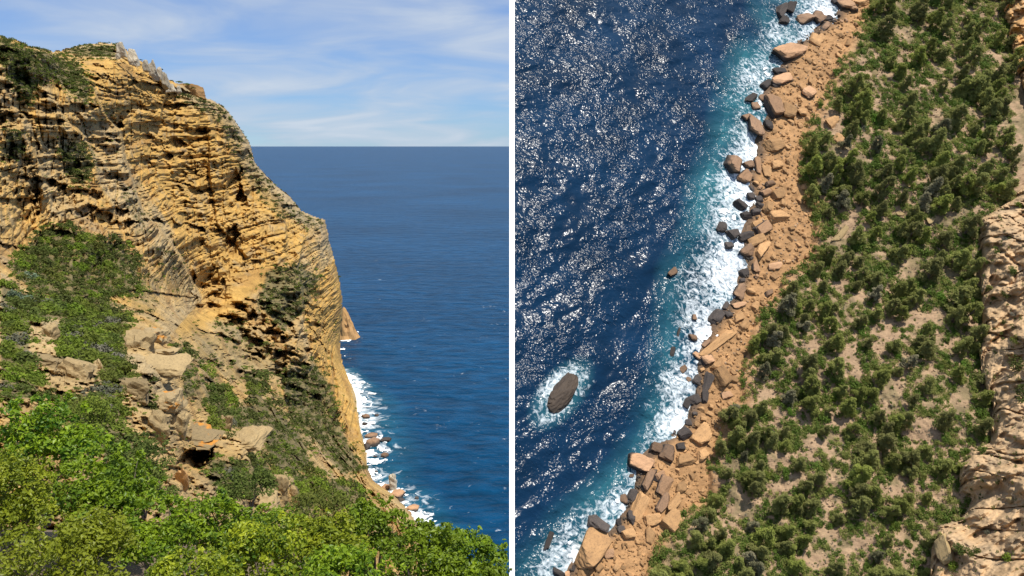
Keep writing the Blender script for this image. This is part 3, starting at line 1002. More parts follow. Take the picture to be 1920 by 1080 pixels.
# fine garrigue tufts between the shrubs
tuft = []
for poly, sp, sz, kind in VEG:
    xs = [p[0] for p in poly]; ys = [p[1] for p in poly]
    y_hi = max(ys)
    n = int((max(xs) - min(xs)) * (max(ys) - min(ys)) / (sp * sp) * (2.2 if sz >= 14 else (2.6 if y_hi < 300 else 1.0)))
    qx = rng.uniform(min(xs) - 12, max(xs) + 12, n); qy = rng.uniform(min(ys) - 8, max(ys) + 8, n)
    d, _s = dist_line(qx, qy, poly, True)
    ok = in_poly(qx, qy, poly) | (d < 9)
    ok &= in_poly(qx, qy, CLIFF_POLY)
    for x, y in zip(qx[ok], qy[ok]):
        P = cliff_at(x, y); tuft.append((P, sz * rng.uniform(.3, .7) / ppm(P), Z + rng.normal(size=3) * .2))
nsp = 1500
qx = rng.uniform(0, 690, nsp); qy = rng.uniform(180, 960, nsp)
ok = in_poly(qx, qy, CLIFF_POLY) & ~in_poly(qx, qy, OCH)
for x, y in zip(qx[ok], qy[ok]):
    P = cliff_at(x, y); tuft.append((P, rng.uniform(2, 4.2) * (1 + .6 * (y > 600)) / ppm(P), Z))
random.shuffle(tuft)
h3 = len(tuft) // 2
merge_shrubs('low_scrub', tuft[:h3], M_shrub, 'low olive scrub filling the gaps on the headland', 60, 0.17)
merge_shrubs('dark_scrub', tuft[h3:], M_shrubd, 'low dark scrub mixed into the olive cover of the headland', 60, 0.17)

# white limestone pinnacles on the crest: (px, base py, height px, width px, label)
PINN = [(228, 104, 24, 20, 'pale limestone crag topping the green hilltop'), (221, 110, 10, 10, 'small white rock below the hilltop crag'),
        (250, 120, 30, 21, 'broad white limestone tooth right of the hilltop crag'), (274, 132, 19, 13, 'short pale tooth left of the tallest pinnacle'),
        (288, 146, 36, 17, 'tallest white limestone pinnacle on the crest'), (300, 148, 22, 12, 'narrow pale pinnacle right of the tallest one'),
        (310, 163, 30, 17, 'jagged pale pinnacle low on the crest'), (320, 172, 15, 18, 'squat pale rock below the jagged pinnacle'),
        (335, 174, 13, 10, 'small white rock before the brown knoll')]
for i, (x, yb, h, w, lab) in enumerate(PINN):
    P = cliff_at(x - 6, yb + 6) + np.array([0, -30, 0]); P = at_depth(np.array(float(x)), np.array(float(yb)), np.array((P - CAM) @ FWD)); k = ppm(P); hm = h / k; wm = w / k
    V, F = rock_shape(700 + i, 4, 9, 0.16)
    tp = 0.5 * (V[:, 2] + 1)
    V[:, :2] *= (1.0 - 0.38 * tp)[:, None]
    me = mesh_np('pinnacle', V, F, M_pinn)
    o = link('pinnacle', me, mat4=frame(P + Z * hm * 0.42, (1, 0.1, 0), Z + np.array([-.1, 0, 0]), wm * 0.60, wm * 0.6, hm * 0.62))
    tag(o, lab, 'rock')
P = cliff_at(345, 172) + np.array([0, 25, 0]); k = ppm(P)
V, F = rock_shape(741, 4, 9, 0.06)
o = link('rocky_knoll', mesh_np('rocky_knoll', V, F, M_stack), mat4=frame(P - Z * 2 / k, (1, 0, -0.25), Z, 30 / k, 22 / k, 19 / k))
tag(o, 'flat-topped brown knoll on the crest right of the white pinnacles', 'rock')
kt = (P - CAM) @ FWD - 14
for x, y, sz, lab in [(322, 153, 6, 'dark shrub capping the brown knoll, leftmost of four'), (335, 155, 7, 'dark shrub capping the brown knoll, second from left'),
                      (349, 159, 7, 'dark shrub capping the brown knoll, third from left'), (362, 166, 6, 'dark shrub capping the brown knoll, rightmost of four'),
                      (302, 131, 5, 'dark shrub tucked between two white pinnacles'), (264, 113, 4, 'tiny dark shrub in the gap right of the broad white tooth')]:
    Q = at_depth(np.array(float(x)), np.array(float(y)), np.array(kt if x > 310 else float((cliff_at(x - 6, y + 12) - CAM) @ FWD) - 20)); kq = ppm(Q)
    tag(link('shrub', shrub_mesh(x % 7, M_shrubd), mat4=frame(Q, (1, 0, -0.2), Z, sz * 1.25 / kq, sz / kq, 0.8 * sz / kq)), lab, 'shrub', 'shrubs growing on the headland')

# rocks of the near outcrops
OUT = [(252, 652, 26, 25, M_block, 'pale leaning block left of the lichen-stained block'), (283, 634, 26, 21, M_lichen, 'square block stained with orange lichen above the layered ledge'),
       (300, 668, 24, 10, M_block, 'thin ledge block under the lichen-stained block'), (292, 693, 46, 15, M_block, 'long layered pale ledge below the lichen-stained block'),
       (322, 690, 14, 23, M_block, 'upright pale block at the right end of the layered ledge'), (130, 708, 38, 31, M_block, 'big pale rounded outcrop among green shrubs on the left'),
       (86, 630, 14, 25, M_block, 'pillar-like pale outcrop standing in the scrub on the left'), (74, 682, 23, 15, M_block, 'pale rock at the foot of the pillar-like outcrop'),
       (183, 692, 9, 17, M_block, 'narrow upright rock right of the big rounded outcrop'), (245, 738, 27, 24, M_block, 'pale knobbly rock below the layered ledge'),
       (302, 762, 30, 24, M_lichen, 'cracked pale block with orange lichen above the cave'), (290, 808, 22, 34, M_block, 'tall cracked pale block left of the cave'),
       (330, 798, 18, 33, M_block, 'tall pale block directly above the cave mouth'), (418, 806, 13, 26, M_block, 'upright pale rock right of the cave'),
       (455, 834, 38, 12, M_block, 'grey flat slab right of the cave'), (362, 828, 42, 9, M_lichen, 'ochre roof slab of the cave'),
       (520, 915, 17, 30, M_block, 'pale rock step above the bottom bushes'), (488, 952, 28, 15, M_block, 'low pale rock behind the bottom bushes'),
       (336, 905, 14, 34, M_stack, 'ochre rock rib running down from the cave'), (548, 935, 11, 26, M_block, 'narrow pale rib right of the rock step'),
       (735, 905, 8, 22, M_pinn, 'white rock standing at the foot of the gully by the surf')]
for i, (x, y, rx, ry, m, lab) in enumerate(OUT):
    P = cliff_at(x, y); k = ppm(P)
    V, F = rock_shape(800 + i, 4, 8, 0.10)
    z = V[:, 2] * 2.6 + 0.4 * np.sin(V[:, 0] * 3)
    V = V * (1 + 0.15 * (vnoise(np.stack([V[:, 0] * 1.6, V[:, 1] * 1.6, z * 1.5], -1), 900 + i, (3, 3, 4)) - .5) * 2)[:, None]
    o = link('outcrop_rock', mesh_np('outcrop_rock', V, F, m), mat4=frame(P + np.array([0, 0.72 * rx / k, -0.12 * ry / k]), (1, 0.2, 0), Z + np.array([0.1, -0.1, 0]) + rng.normal(size=3) * 0.1, 1.08 * rx / k, 1.1 * rx / k, 1.12 * ry / k))
    tag(o, lab, 'rock', 'outcrop rocks on the near slope')

# sea stack behind the headland corner
bp = at_depth(np.array(651.), np.array(634.), sea_depth(np.array(651.), np.array(634.))); k = ppm(bp)
U, F = ICO[4]
V = U.copy(); V[:, 2] = np.clip(V[:, 2], -0.2, 1)
hh = np.clip(V[:, 2], 0, 1)
prof = (1 - hh) ** 0.8 * 0.95 + 0.05
ang = np.arctan2(V[:, 1], V[:, 0])
rr = np.hypot(U[:, 0], U[:, 1]) + 1e-6
rad = prof * (1 + 0.22 * np.abs(np.sin(ang * 3.5 + 1.0)) + 0.7 * (fbm(U * np.array([3, 3, 5.]), 4, 5, .6) - .5) + 0.25 * (vnoise(np.stack([ang * 2, hh * 0, hh * 9], -1), 6, (3, 1, 4)) - .5))
V[:, 0] = U[:, 0] / rr * rad * np.minimum(1, rr * 3) - 0.25 * hh; V[:, 1] = U[:, 1] / rr * rad * np.minimum(1, rr * 3)
o = link('sea_stack', mesh_np('sea_stack', V, F, M_stack), mat4=frame(bp, (1, 0, 0), Z, 17 / k, 17 / k, 60 / k))
tag(o, 'pointed ochre sea stack standing behind the headland corner', 'rock')

# surf along the foot of the cliff
def foam_sheet(name, X, Y, P, dens, mat, seed, sc, up, label, lift=0.25, thr=0.0):
    Q = np.stack([P @ SXl for SXl in (np.array([1, 0, 0.]), np.array([0, 1, 0.]), np.array([0, 0, 1.]))], -1)
    n1 = fbm(Q / sc, 4, seed, 0.6); n2 = fbm(Q / (sc * 0.3), 3, seed + 9)
    lace = 1 - np.abs(fbm(Q / (sc * 0.6) + 5, 3, seed + 20) - .5) * 4
    f = dens + (n1 - .5) * 1.5 + (n2 - .5) * 0.5 + (lace - 0.6) * 0.22
    c = 0.25 * (f[:-1, :-1] + f[1:, :-1] + f[:-1, 1:] + f[1:, 1:])
    P2 = P + up * (lift + np.clip(f - 0.5, 0, 1) * lift * 2.2 + n2 * lift)[..., None]
    me = grid_mesh(name, X, Y, P2, c > 0.52 + thr, mat, None, True)
    return tag(link(name, me), label, kind='stuff')


FX, FY = np.meshgrid(np.arange(620, 850, 1.1), np.arange(615, 990, 1.1))
FP = at_depth(FX, FY, sea_depth(FX, FY))
shoreL = [(637, 628), (668, 636), (640, 650), (638, 675), (655, 708), (668, 735), (680, 800), (690, 880), (735, 925), (760, 950), (800, 985)]
widL = np.interp(FY, [615, 640, 700, 720, 735, 760, 790, 820, 830, 850, 890, 920, 950, 990], [5, 8, 10, 40, 62, 50, 60, 62, 78, 64, 62, 62, 54, 40])
xs_sh = np.interp(FY, [650, 675, 708, 735, 800, 880, 905, 925, 950, 985], [639, 638, 655, 668, 680, 690, 703, 735, 760, 800])
dl = FX - xs_sh
dens = np.where(FY > 700, np.clip(1.05 - dl / widL, 0, 1.1), 0)
d_st, _ = dist_line(FX, FY, [(640, 640), (655, 638), (668, 632), (672, 624)])
dens = np.maximum(dens, np.clip(1.0 - d_st / 5.5, 0, 1))
for cx, cy in [(645, 655), (644, 667)]:
    dens = np.maximum(dens, np.clip(1.15 - np.hypot((FX - cx) / 9, (FY - cy) / 3.5), 0, 1))
foam_sheet('surf_foam', FX, FY, FP, dens * 0.72, M_foam, 201, 9.0, Z, 'white surf breaking along the foot of the headland', 0.5, 0.12)
# pale aerated shallows under the surf
SHX, SHY = np.meshgrid(np.arange(620, 900, 4.0), np.arange(640, 1010, 4.0))
SP = at_depth(SHX, SHY, sea_depth(SHX, SHY)) + Z * 0.15
w2 = np.interp(SHY, [640, 700, 760, 850, 990], [10, 25, 75, 90, 60]); x2 = np.interp(SHY, [650, 675, 708, 735, 800, 880, 905, 925, 950, 985], [639, 638, 655, 668, 680, 690, 703, 735, 760, 800])
sh = np.clip(1.05 - (SHX - x2) / (w2 * 1.25), 0, 1) * (SHY > 690)
sh = sh * (0.4 + 0.9 * fbm(SP / 40., 3, 8))
edge_fade = sh.copy()
me = grid_mesh('shallow_water', SHX, SHY, SP, (edge_fade[:-1, :-1] + edge_fade[1:, 1:]) > 0.02, M_sea, None, True, {'shallow': np.clip(sh, 0, 0.9), 'aer': np.clip(sh * 0.95 - 0.22, 0, 1)})
tag(link('shallow_water', me), kind='structure')
# rocks washed by the left surf
SHR = [(686, 783, 8, 5, M_brown, 'brown rock at the cliff foot, uppermost in the surf'), (684, 797, 7, 5, M_dark, 'dark rock just below the uppermost surf rock'),
       (697, 818, 12, 5, M_brown, 'flat brown rock at the head of the rock group'), (702, 834, 13, 9, M_brown, 'largest brown rock in the surf below the cliff'),
       (688, 842, 8, 8, M_dark, 'dark rock between cliff and largest surf rock'), (724, 826, 10, 5, M_dark, 'dark rock farthest out with spray around it'),
       (722, 856, 7, 5, M_brown, 'lone rock in the foam below the outer rock'), (704, 857, 4, 2.5, M_dark, 'tiny dark rock in the foam left of the lone rock'),
       (706, 780, 5, 3, M_dark, 'small wet rock out in the upper foam'), (705, 886, 4, 3, M_dark, 'small rock in pale water above the boulder beach'),
       (745, 930, 14, 9, M_stain_shade, 'brown boulder at the upper end of the boulder beach'), (752, 940, 9, 6, M_dark, 'wet dark boulder beside the beach boulder'),
       (775, 955, 12, 7, M_stain_shade, 'ochre boulder at the lower end of the boulder beach'), (725, 918, 9, 7, M_stain_shade, 'ochre boulder under the white rock'),
       (737, 942, 10, 7, M_ochre, 'ochre boulder in the middle of the beach'), (760, 968, 12, 8, M_ochre, 'low ochre boulder above the green bush'), (782, 935, 4, 3, M_dark, 'small dark rock off the boulder beach')]
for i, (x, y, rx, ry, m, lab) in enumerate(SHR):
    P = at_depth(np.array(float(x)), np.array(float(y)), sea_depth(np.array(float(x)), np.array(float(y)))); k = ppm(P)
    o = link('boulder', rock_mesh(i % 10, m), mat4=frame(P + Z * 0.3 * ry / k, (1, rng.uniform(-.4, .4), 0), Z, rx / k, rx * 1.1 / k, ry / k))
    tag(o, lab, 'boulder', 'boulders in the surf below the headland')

# ------------------------------------------------------------------ foreground bushes on the viewpoint's own slope
BUSH = [  # px, py, rx, ry, depth, material, label
    (70, 842, 112, 100, 14.5, M_bush, 'tall bright green bush at the left edge, topmost of the foreground'),
    (-20, 960, 120, 125, 11.5, M_bushy, 'yellow-green bush cut by the left picture edge'),
    (195, 925, 105, 92, 13.5, M_bush, 'glossy green bush right of the topmost left bush'),
    (300, 1005, 105, 88, 12.8, M_bush, 'wide green bush behind the bare grey twigs'),
    (110, 1052, 135, 88, 10.2, M_bushy, 'bright bush in the bottom left corner area'),
    (425, 995, 68, 82, 15.5, M_bush, 'upright green bush below the cave'),
    (495, 1052, 105, 80, 12.2, M_bushy, 'yellowish bush at the bottom, left of centre'),
    (605, 1032, 88, 74, 13.2, M_bushy, 'yellow-green bush left of the round dark-stemmed bush'),
    (697, 1003, 68, 76, 16.0, M_bush, 'round green bush with dark stems showing under it'),
    (650, 1085, 95, 52, 11.0, M_bush, 'low bright bush at the bottom under the round bush'),
    (795, 1052, 88, 82, 15.0, M_bush, 'green bush below the boulder beach'),
    (880, 1056, 72, 66, 16.2, M_bush, 'green bush before the dark sea at the right'),
    (925, 1092, 36, 46, 14.5, M_bush, 'small green bush beside the white divider'),
    (600, 962, 62, 44, 24.0, M_shrub, 'darker bush behind the row, left of the round bush'),
    (520, 985, 52, 40, 22.0, M_bush, 'small bush in the back row below the pale rock'),
    (360, 1085, 90, 45, 10.5, M_bushy, 'low bush at the bottom right of the bare twigs'),
    (262, 875, 62, 72, 32.0, M_shrubd, 'dark feathery bush beside the cave slope'),
    (160, 800, 72, 56, 38.0, M_shrub, 'olive bush above the glossy green bush'),
    (465, 915, 55, 36, 40.0, M_shrubd, 'dark olive bush below the grey flat slab'),
]
base_pts = []
for i, (x, y, rx, ry, t, m, lab) in enumerate(BUSH):
    r = np.random.default_rng(1200 + i)
    C = at_depth(np.array(float(x)), np.array(float(y)), np.array(t)); k = FPX / t
    RX, RZ = rx / k, ry / k
    RY = RX * 0.9
    lobes = []
    nl = 24
    for j in range(nl):
        d = r.normal(size=3); d /= np.linalg.norm(d); d[2] = abs(d[2]) * 1.1 - 0.35
        q = r.uniform(0.58, 0.98)
        s = r.uniform(0.19, 0.33)
        lobes.append((d[0] * q * RX, d[1] * q * RY, d[2] * q * RZ, s * RX, s * RX, s * RX * 0.85))
    for j in range(46):
        a = r.uniform(0, 6.28); e = r.uniform(0.05, 1.3); q = r.uniform(0.88, 1.12); s = r.uniform(0.035, 0.085)
        lobes.append((math.cos(a) * math.cos(e) * q * RX, math.sin(a) * math.cos(e) * q * RY, (math.sin(e) * 0.85 + 0.02) * q * RZ, s * RX, s * RX, s * RX * r.uniform(1.2, 2.4)))
    lobes.append((0, 0, -0.2 * RZ, RX * .62, RY * .62, RZ * .55))
    n = int(np.clip(rx * ry * 0.95, 3000, 10500))
    Pn, d, kk = crown_points(r, n, lobes, 0.32)
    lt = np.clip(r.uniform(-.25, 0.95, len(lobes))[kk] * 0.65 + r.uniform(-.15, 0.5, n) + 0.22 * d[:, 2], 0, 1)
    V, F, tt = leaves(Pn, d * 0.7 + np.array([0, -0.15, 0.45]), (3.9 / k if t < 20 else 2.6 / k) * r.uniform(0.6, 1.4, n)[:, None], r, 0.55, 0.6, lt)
    root = link('bush', None, loc=C - Z * RZ * 1.25)
    tag(root, lab, 'bush', 'bushes in the foreground')
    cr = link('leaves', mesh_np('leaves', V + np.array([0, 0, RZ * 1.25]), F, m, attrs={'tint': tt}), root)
    st = []
    for j in range(7):
        a = r.uniform(0, 6.28); e = np.array([math.cos(a) * RX * 0.6, math.sin(a) * RY * 0.6, RZ * (1.3 + r.uniform(0, .5))])
        st.append(tube_np([(0.05 * math.cos(a), 0.05 * math.sin(a), -0.3), e * 0.35 + r.normal(size=3) * .04, e * 0.7 + r.normal(size=3) * .05, e], [0.035, 0.026, 0.016, 0.006], 5))
    link('stems', mesh_np('stems', *join_np(st), M_bark, smooth=True), root)
    base_pts.append((*(C - Z * RZ * 1.1),))
# ground they grow in
bp = np.array(base_pts)
hx, hy = np.meshgrid(np.linspace(-34, -0.9, 80), np.linspace(1.5, 44, 80))
w = 1.0 / (((hx[..., None] - bp[:, 0]) ** 2 + (hy[..., None] - bp[:, 1]) ** 2) + 1.5) ** 2
hz = (w * bp[:, 2]).sum(-1) / w.sum(-1)
hz = np.minimum(hz, 328.2 - 0.42 * hy + 0.10 * np.maximum(-hx, 0))
hz = hz - 0.6 - 7 * sstep(15, 28, hy) - 3.0 * sstep(-4.5, -1.0, hx) * sstep(9, 14, hy) - sstep(24, 44, hy) * 6
hz = hz + (fbm(np.stack([hx, hy, hx * 0], -1) / 2.0, 3, 5) - .5) * 0.5
HP = np.stack([hx, hy, hz], -1)
hc = np.zeros((80, 80, 3)) + np.array([0.16, 0.12, 0.075])
me = grid_mesh('hillside', hx, hy, HP[::-1], np.ones((79, 79), bool), M_ground, hc, True)
tag(link('hillside', me), kind='structure')
# bare twigs sticking out of the leaves
def pxp(x, y, t):
    return at_depth(np.array(float(x)), np.array(float(y)), np.array(t))
tw = [[(172, 1060), (178, 1020), (181, 985), (182, 960)], [(181, 985), (190, 965), (198, 945)], [(182, 962), (170, 966), (158, 974), (152, 982)],
      [(180, 1000), (196, 990), (212, 978), (228, 966)], [(182, 972), (180, 962), (176, 952)], [(196, 990), (198, 975), (204, 962)]]
tb = pxp(172, 1062, 11.6)
parts = [tube_np([pxp(x, y, 11.6 - 0.15 * j) - tb for j, (x, y) in enumerate(l)], np.linspace(0.016 if q == 0 else 0.010, 0.005, len(l)), 5) for q, l in enumerate(tw)]
o = link('bare_twigs', mesh_np('bare_twigs', *join_np(parts), M_dry, smooth=True), loc=tb)
tag(o, 'bare grey forked twigs sticking out of the bushes at the lower left', 'twig')
r = np.random.default_rng(5)
pr = pxp(188, 1066, 10.2)
Vd, Fd, td = leaves(r.normal(size=(420, 3)) * np.array([.10, .10, .07]), r.normal(size=(420, 3)), 0.022, r, 0.45)
o = link('dry_shrub', mesh_np('dry_shrub', Vd, Fd, M_grey, attrs={'tint': td}), loc=pr)
tag(o, 'small straw-coloured dry tuft at the bottom below the bare twigs', 'shrub')

# ================================================================== RIGHT: the steep shore seen from above
SHORE = [(1640, -60), (1580, 0), (1570, 25), (1540, 45), (1500, 75), (1460, 130), (1430, 175), (1440, 215), (1425, 245), (1420, 290), (1400, 330), (1410, 375),
         (1395, 440), (1400, 500), (1375, 560), (1340, 600), (1310, 660), (1310, 720), (1290, 790), (1235, 830), (1200, 870), (1190, 920), (1150, 990), (1090, 1040),
         (1060, 1080), (1000, 1170)]
VEGL = [(1670, -60), (1632, 0), (1602, 60), (1562, 130), (1545, 180), (1512, 240), (1498, 290), (1500, 340), (1525, 380), (1525, 430), (1520, 480), (1480, 500), (1460, 540), (1420, 590),
        (1400, 640), (1390, 700), (1390, 745), (1360, 770), (1340, 830), (1325, 880), (1330, 930), (1270, 960), (1228, 1030), (1205, 1090), (1190, 1170)]
RPOLY = VEGL + [(1990, 1170), (1990, -60)]
LAND = SHORE + [(1990, 1170), (1990, -60)]
FOAML = [(1450, -40), (1430, 10), (1430, 60), (1400, 90), (1370, 140), (1360, 200), (1350, 260), (1310, 350), (1300, 430), (1260, 510), (1250, 600), (1240, 690), (1215, 760),
         (1190, 820), (1170, 870), (1110, 930), (1050, 970), (1010, 1020), (960, 1080), (930, 1120)]


def land_h(px, py):
    """height of the ground above the shore's own sea level, from picture position"""
    px = np.asarray(px, float); py = np.asarray(py, float)
    d1, _ = dist_line(px, py, SHORE); i1 = in_poly(px, py, LAND)
    d2, _ = dist_line(px, py, VEGL); i2 = in_poly(px, py, RPOLY)
    m1 = d1 / 5.3; m2 = d2 / 5.3
    h = np.where(i1, 0.3 + 0.14 * np.minimum(m1, 14), -0.35 * np.minimum(m1, 9))
    h = np.where(i2, h + 0.34 * m2 + 0.8 * sstep(0, 2, m2), h)
    return h


RX_, RY_ = np.meshgrid(np.arange(965, 1992, 3.0), np.arange(-58, 1168, 3.0))
HB = land_h(RX_, RY_)
PB = shore_at(RX_, RY_, HB)
inl = in_poly(RX_, RY_, LAND); inv = in_poly(RX_, RY_, RPOLY)
gn = (fbm(PB / 9.0, 4, 301) - .5); gf = (fbm(PB / 1.6, 3, 305) - .5)
HB2 = HB + np.where(inv, gn * 3.4 + gf * 1.0, np.where(inl, gn * 1.0 + gf * 0.9, 0))
PB = shore_at(RX_, RY_, HB2)
t1 = fbm(PB / 14., 4, 311)[..., None]; t2 = fbm(PB / 3., 3, 315)[..., None]
c_scree = np.array([0.39, 0.22, 0.10]) * (0.8 + 0.4 * t1)
c_soil = np.array([0.38, 0.255, 0.155]) * (0.5 + 0.5 * t1 + 0.5 * t2)
c_litter = np.array([0.15, 0.125, 0.06])
dv, _ = dist_line(RX_, RY_, VEGL)
vf = np.where(inv, sstep(0, 40, dv), 0)[..., None]
gc = c_scree * (1 - vf) + c_soil * vf
lit = sstep(0.46, 0.6, t2 * 0.5 + t1 * 0.5) * vf * 0.75
gc = gc * (1 - lit) + c_litter * lit
wet = (sstep(26, 4, dist_line(RX_, RY_, SHORE)[0]))[..., None]
gc = gc * (1 - 0.8 * wet) + np.array([0.07, 0.055, 0.045]) * 0.8 * wet
gm = grid_mesh('shore_ground', RX_, RY_, PB, np.ones((RX_.shape[0] - 1, RX_.shape[1] - 1), bool), M_ground, gc, False)
tag(link('shore_ground', gm), kind='structure')


def ground_at(x, y):
    i = np.clip(np.round((np.asarray(y) + 58) / 3.0).astype(int), 0, HB2.shape[0] - 1)
    j = np.clip(np.round((np.asarray(x) - 965) / 3.0).astype(int), 0, HB2.shape[1] - 1)
    return shore_at(np.asarray(x, float), np.asarray(y, float), HB2[i, j])


# water by the shore, its waves real relief
WX, WY = np.meshgrid(np.arange(965, 1668, 1.9), np.arange(-58, 1168, 1.9))
WP = shore_at(WX, WY, np.zeros(WX.shape))
wl = np.stack([WP @ SX, WP @ SY, np.zeros(WX.shape)], -1)
wrot = np.stack([wl[..., 0] * 0.8 + wl[..., 1] * 0.6, -wl[..., 0] * 0.6 + wl[..., 1] * 0.8, wl[..., 2]], -1)
wh = (fbm(wrot / np.array([16, 7., 1]), 2, 401) - .5) * 2.0 + (fbm(wrot / np.array([4.6, 2.8, 1.]), 2, 405) - .5) * 0.9
WPd = shore_at(WX, WY, wh * 0.8)
dsh, _ = dist_line(WX, WY, SHORE)
dfo, sfo = dist_line(WX, WY, FOAML)
seaward = ~in_poly(WX, WY, FOAML + [(1990, 1170), (1990, -60)])
nsh = fbm(wl / 16., 4, 411)
sh = np.where(seaward, np.clip(0.5 - dfo / 75.0, 0, 1), 0.66) * np.clip(0.2 + 1.7 * (nsh - 0.22), 0, 1.1)
isl = np.hypot(((WX - 1052) * 0.64 - (WY - 738) * 0.77) / 78, ((WX - 1052) * 0.77 + (WY - 738) * 0.64) / 40)
sh = np.maximum(sh, np.clip(1.15 - isl, 0, .5))
# surf: lace of foam, thick against the rocks
tot = np.where(seaward, -dfo, np.minimum(dfo, 400))
frac = np.where(seaward, -dfo / 55.0, dfo / (dfo + dsh + 1e-6))
dens = np.where(seaward, np.clip(0.40 - dfo / 60.0, 0, 1), 0.38 + 0.42 * frac)
dens = np.maximum(dens, np.clip(0.78 - (isl - 0.55) * 0.85, 0, 0.72))
fx1 = np.zeros(WX.shape)
for cx, cy, rx, ry, an, dd in [(1450, 60, 30, 22, 30, .3), (1400, 140, 40, 26, 40, .25), (1410, 275, 30, 45, 10, .35), (1375, 360, 40, 50, 20, .35), (1355, 500, 45, 50, 20, .35), (1300, 590, 30, 40, 0, .2),
                               (1335, 630, 30, 26, 0, .35), (1265, 720, 30, 50, 0, .3), (1270, 790, 30, 25, 0, .35), (1150, 950, 40, 24, 20, .2), (1075, 990, 40, 30, 20, .2), (1040, 1050, 50, 25, 30, .25),
                               (1540, 15, 34, 26, 0, .25), (1340, 420, 25, 40, 0, .2), (1290, 530, 30, 25, 0, .2), (1030, 710, 30, 20, 40, .3)]:
    a = math.radians(an)
    u = ((WX - cx) * math.cos(a) - (WY - cy) * math.sin(a)) / rx; v = ((WX - cx) * math.sin(a) + (WY - cy) * math.cos(a)) / ry
    dens = dens + dd * np.exp(-(u * u + v * v))
keepw = dsh < 1e9
kw = ~in_poly(0.5 * (WX[:-1, :-1] + WX[1:, 1:]) - 30, 0.5 * (WY[:-1, :-1] + WY[1:, 1:]), LAND)
wm_ = grid_mesh('shore_sea', WX, WY, WPd, kw, M_cove, None, True, {'shallow': np.clip(sh, 0, 1), 'aer': np.clip(dens * 1.0 - 0.25, 0, 1.1)})
tag(link('shore_sea', wm_), kind='structure')
fo = foam_sheet('shore_foam', WX, WY, WPd, dens * 0.85 - 0.16, M_foam, 421, 6.0, SN, 'white lacy surf along the boulder shore', 0.10, 0.30)

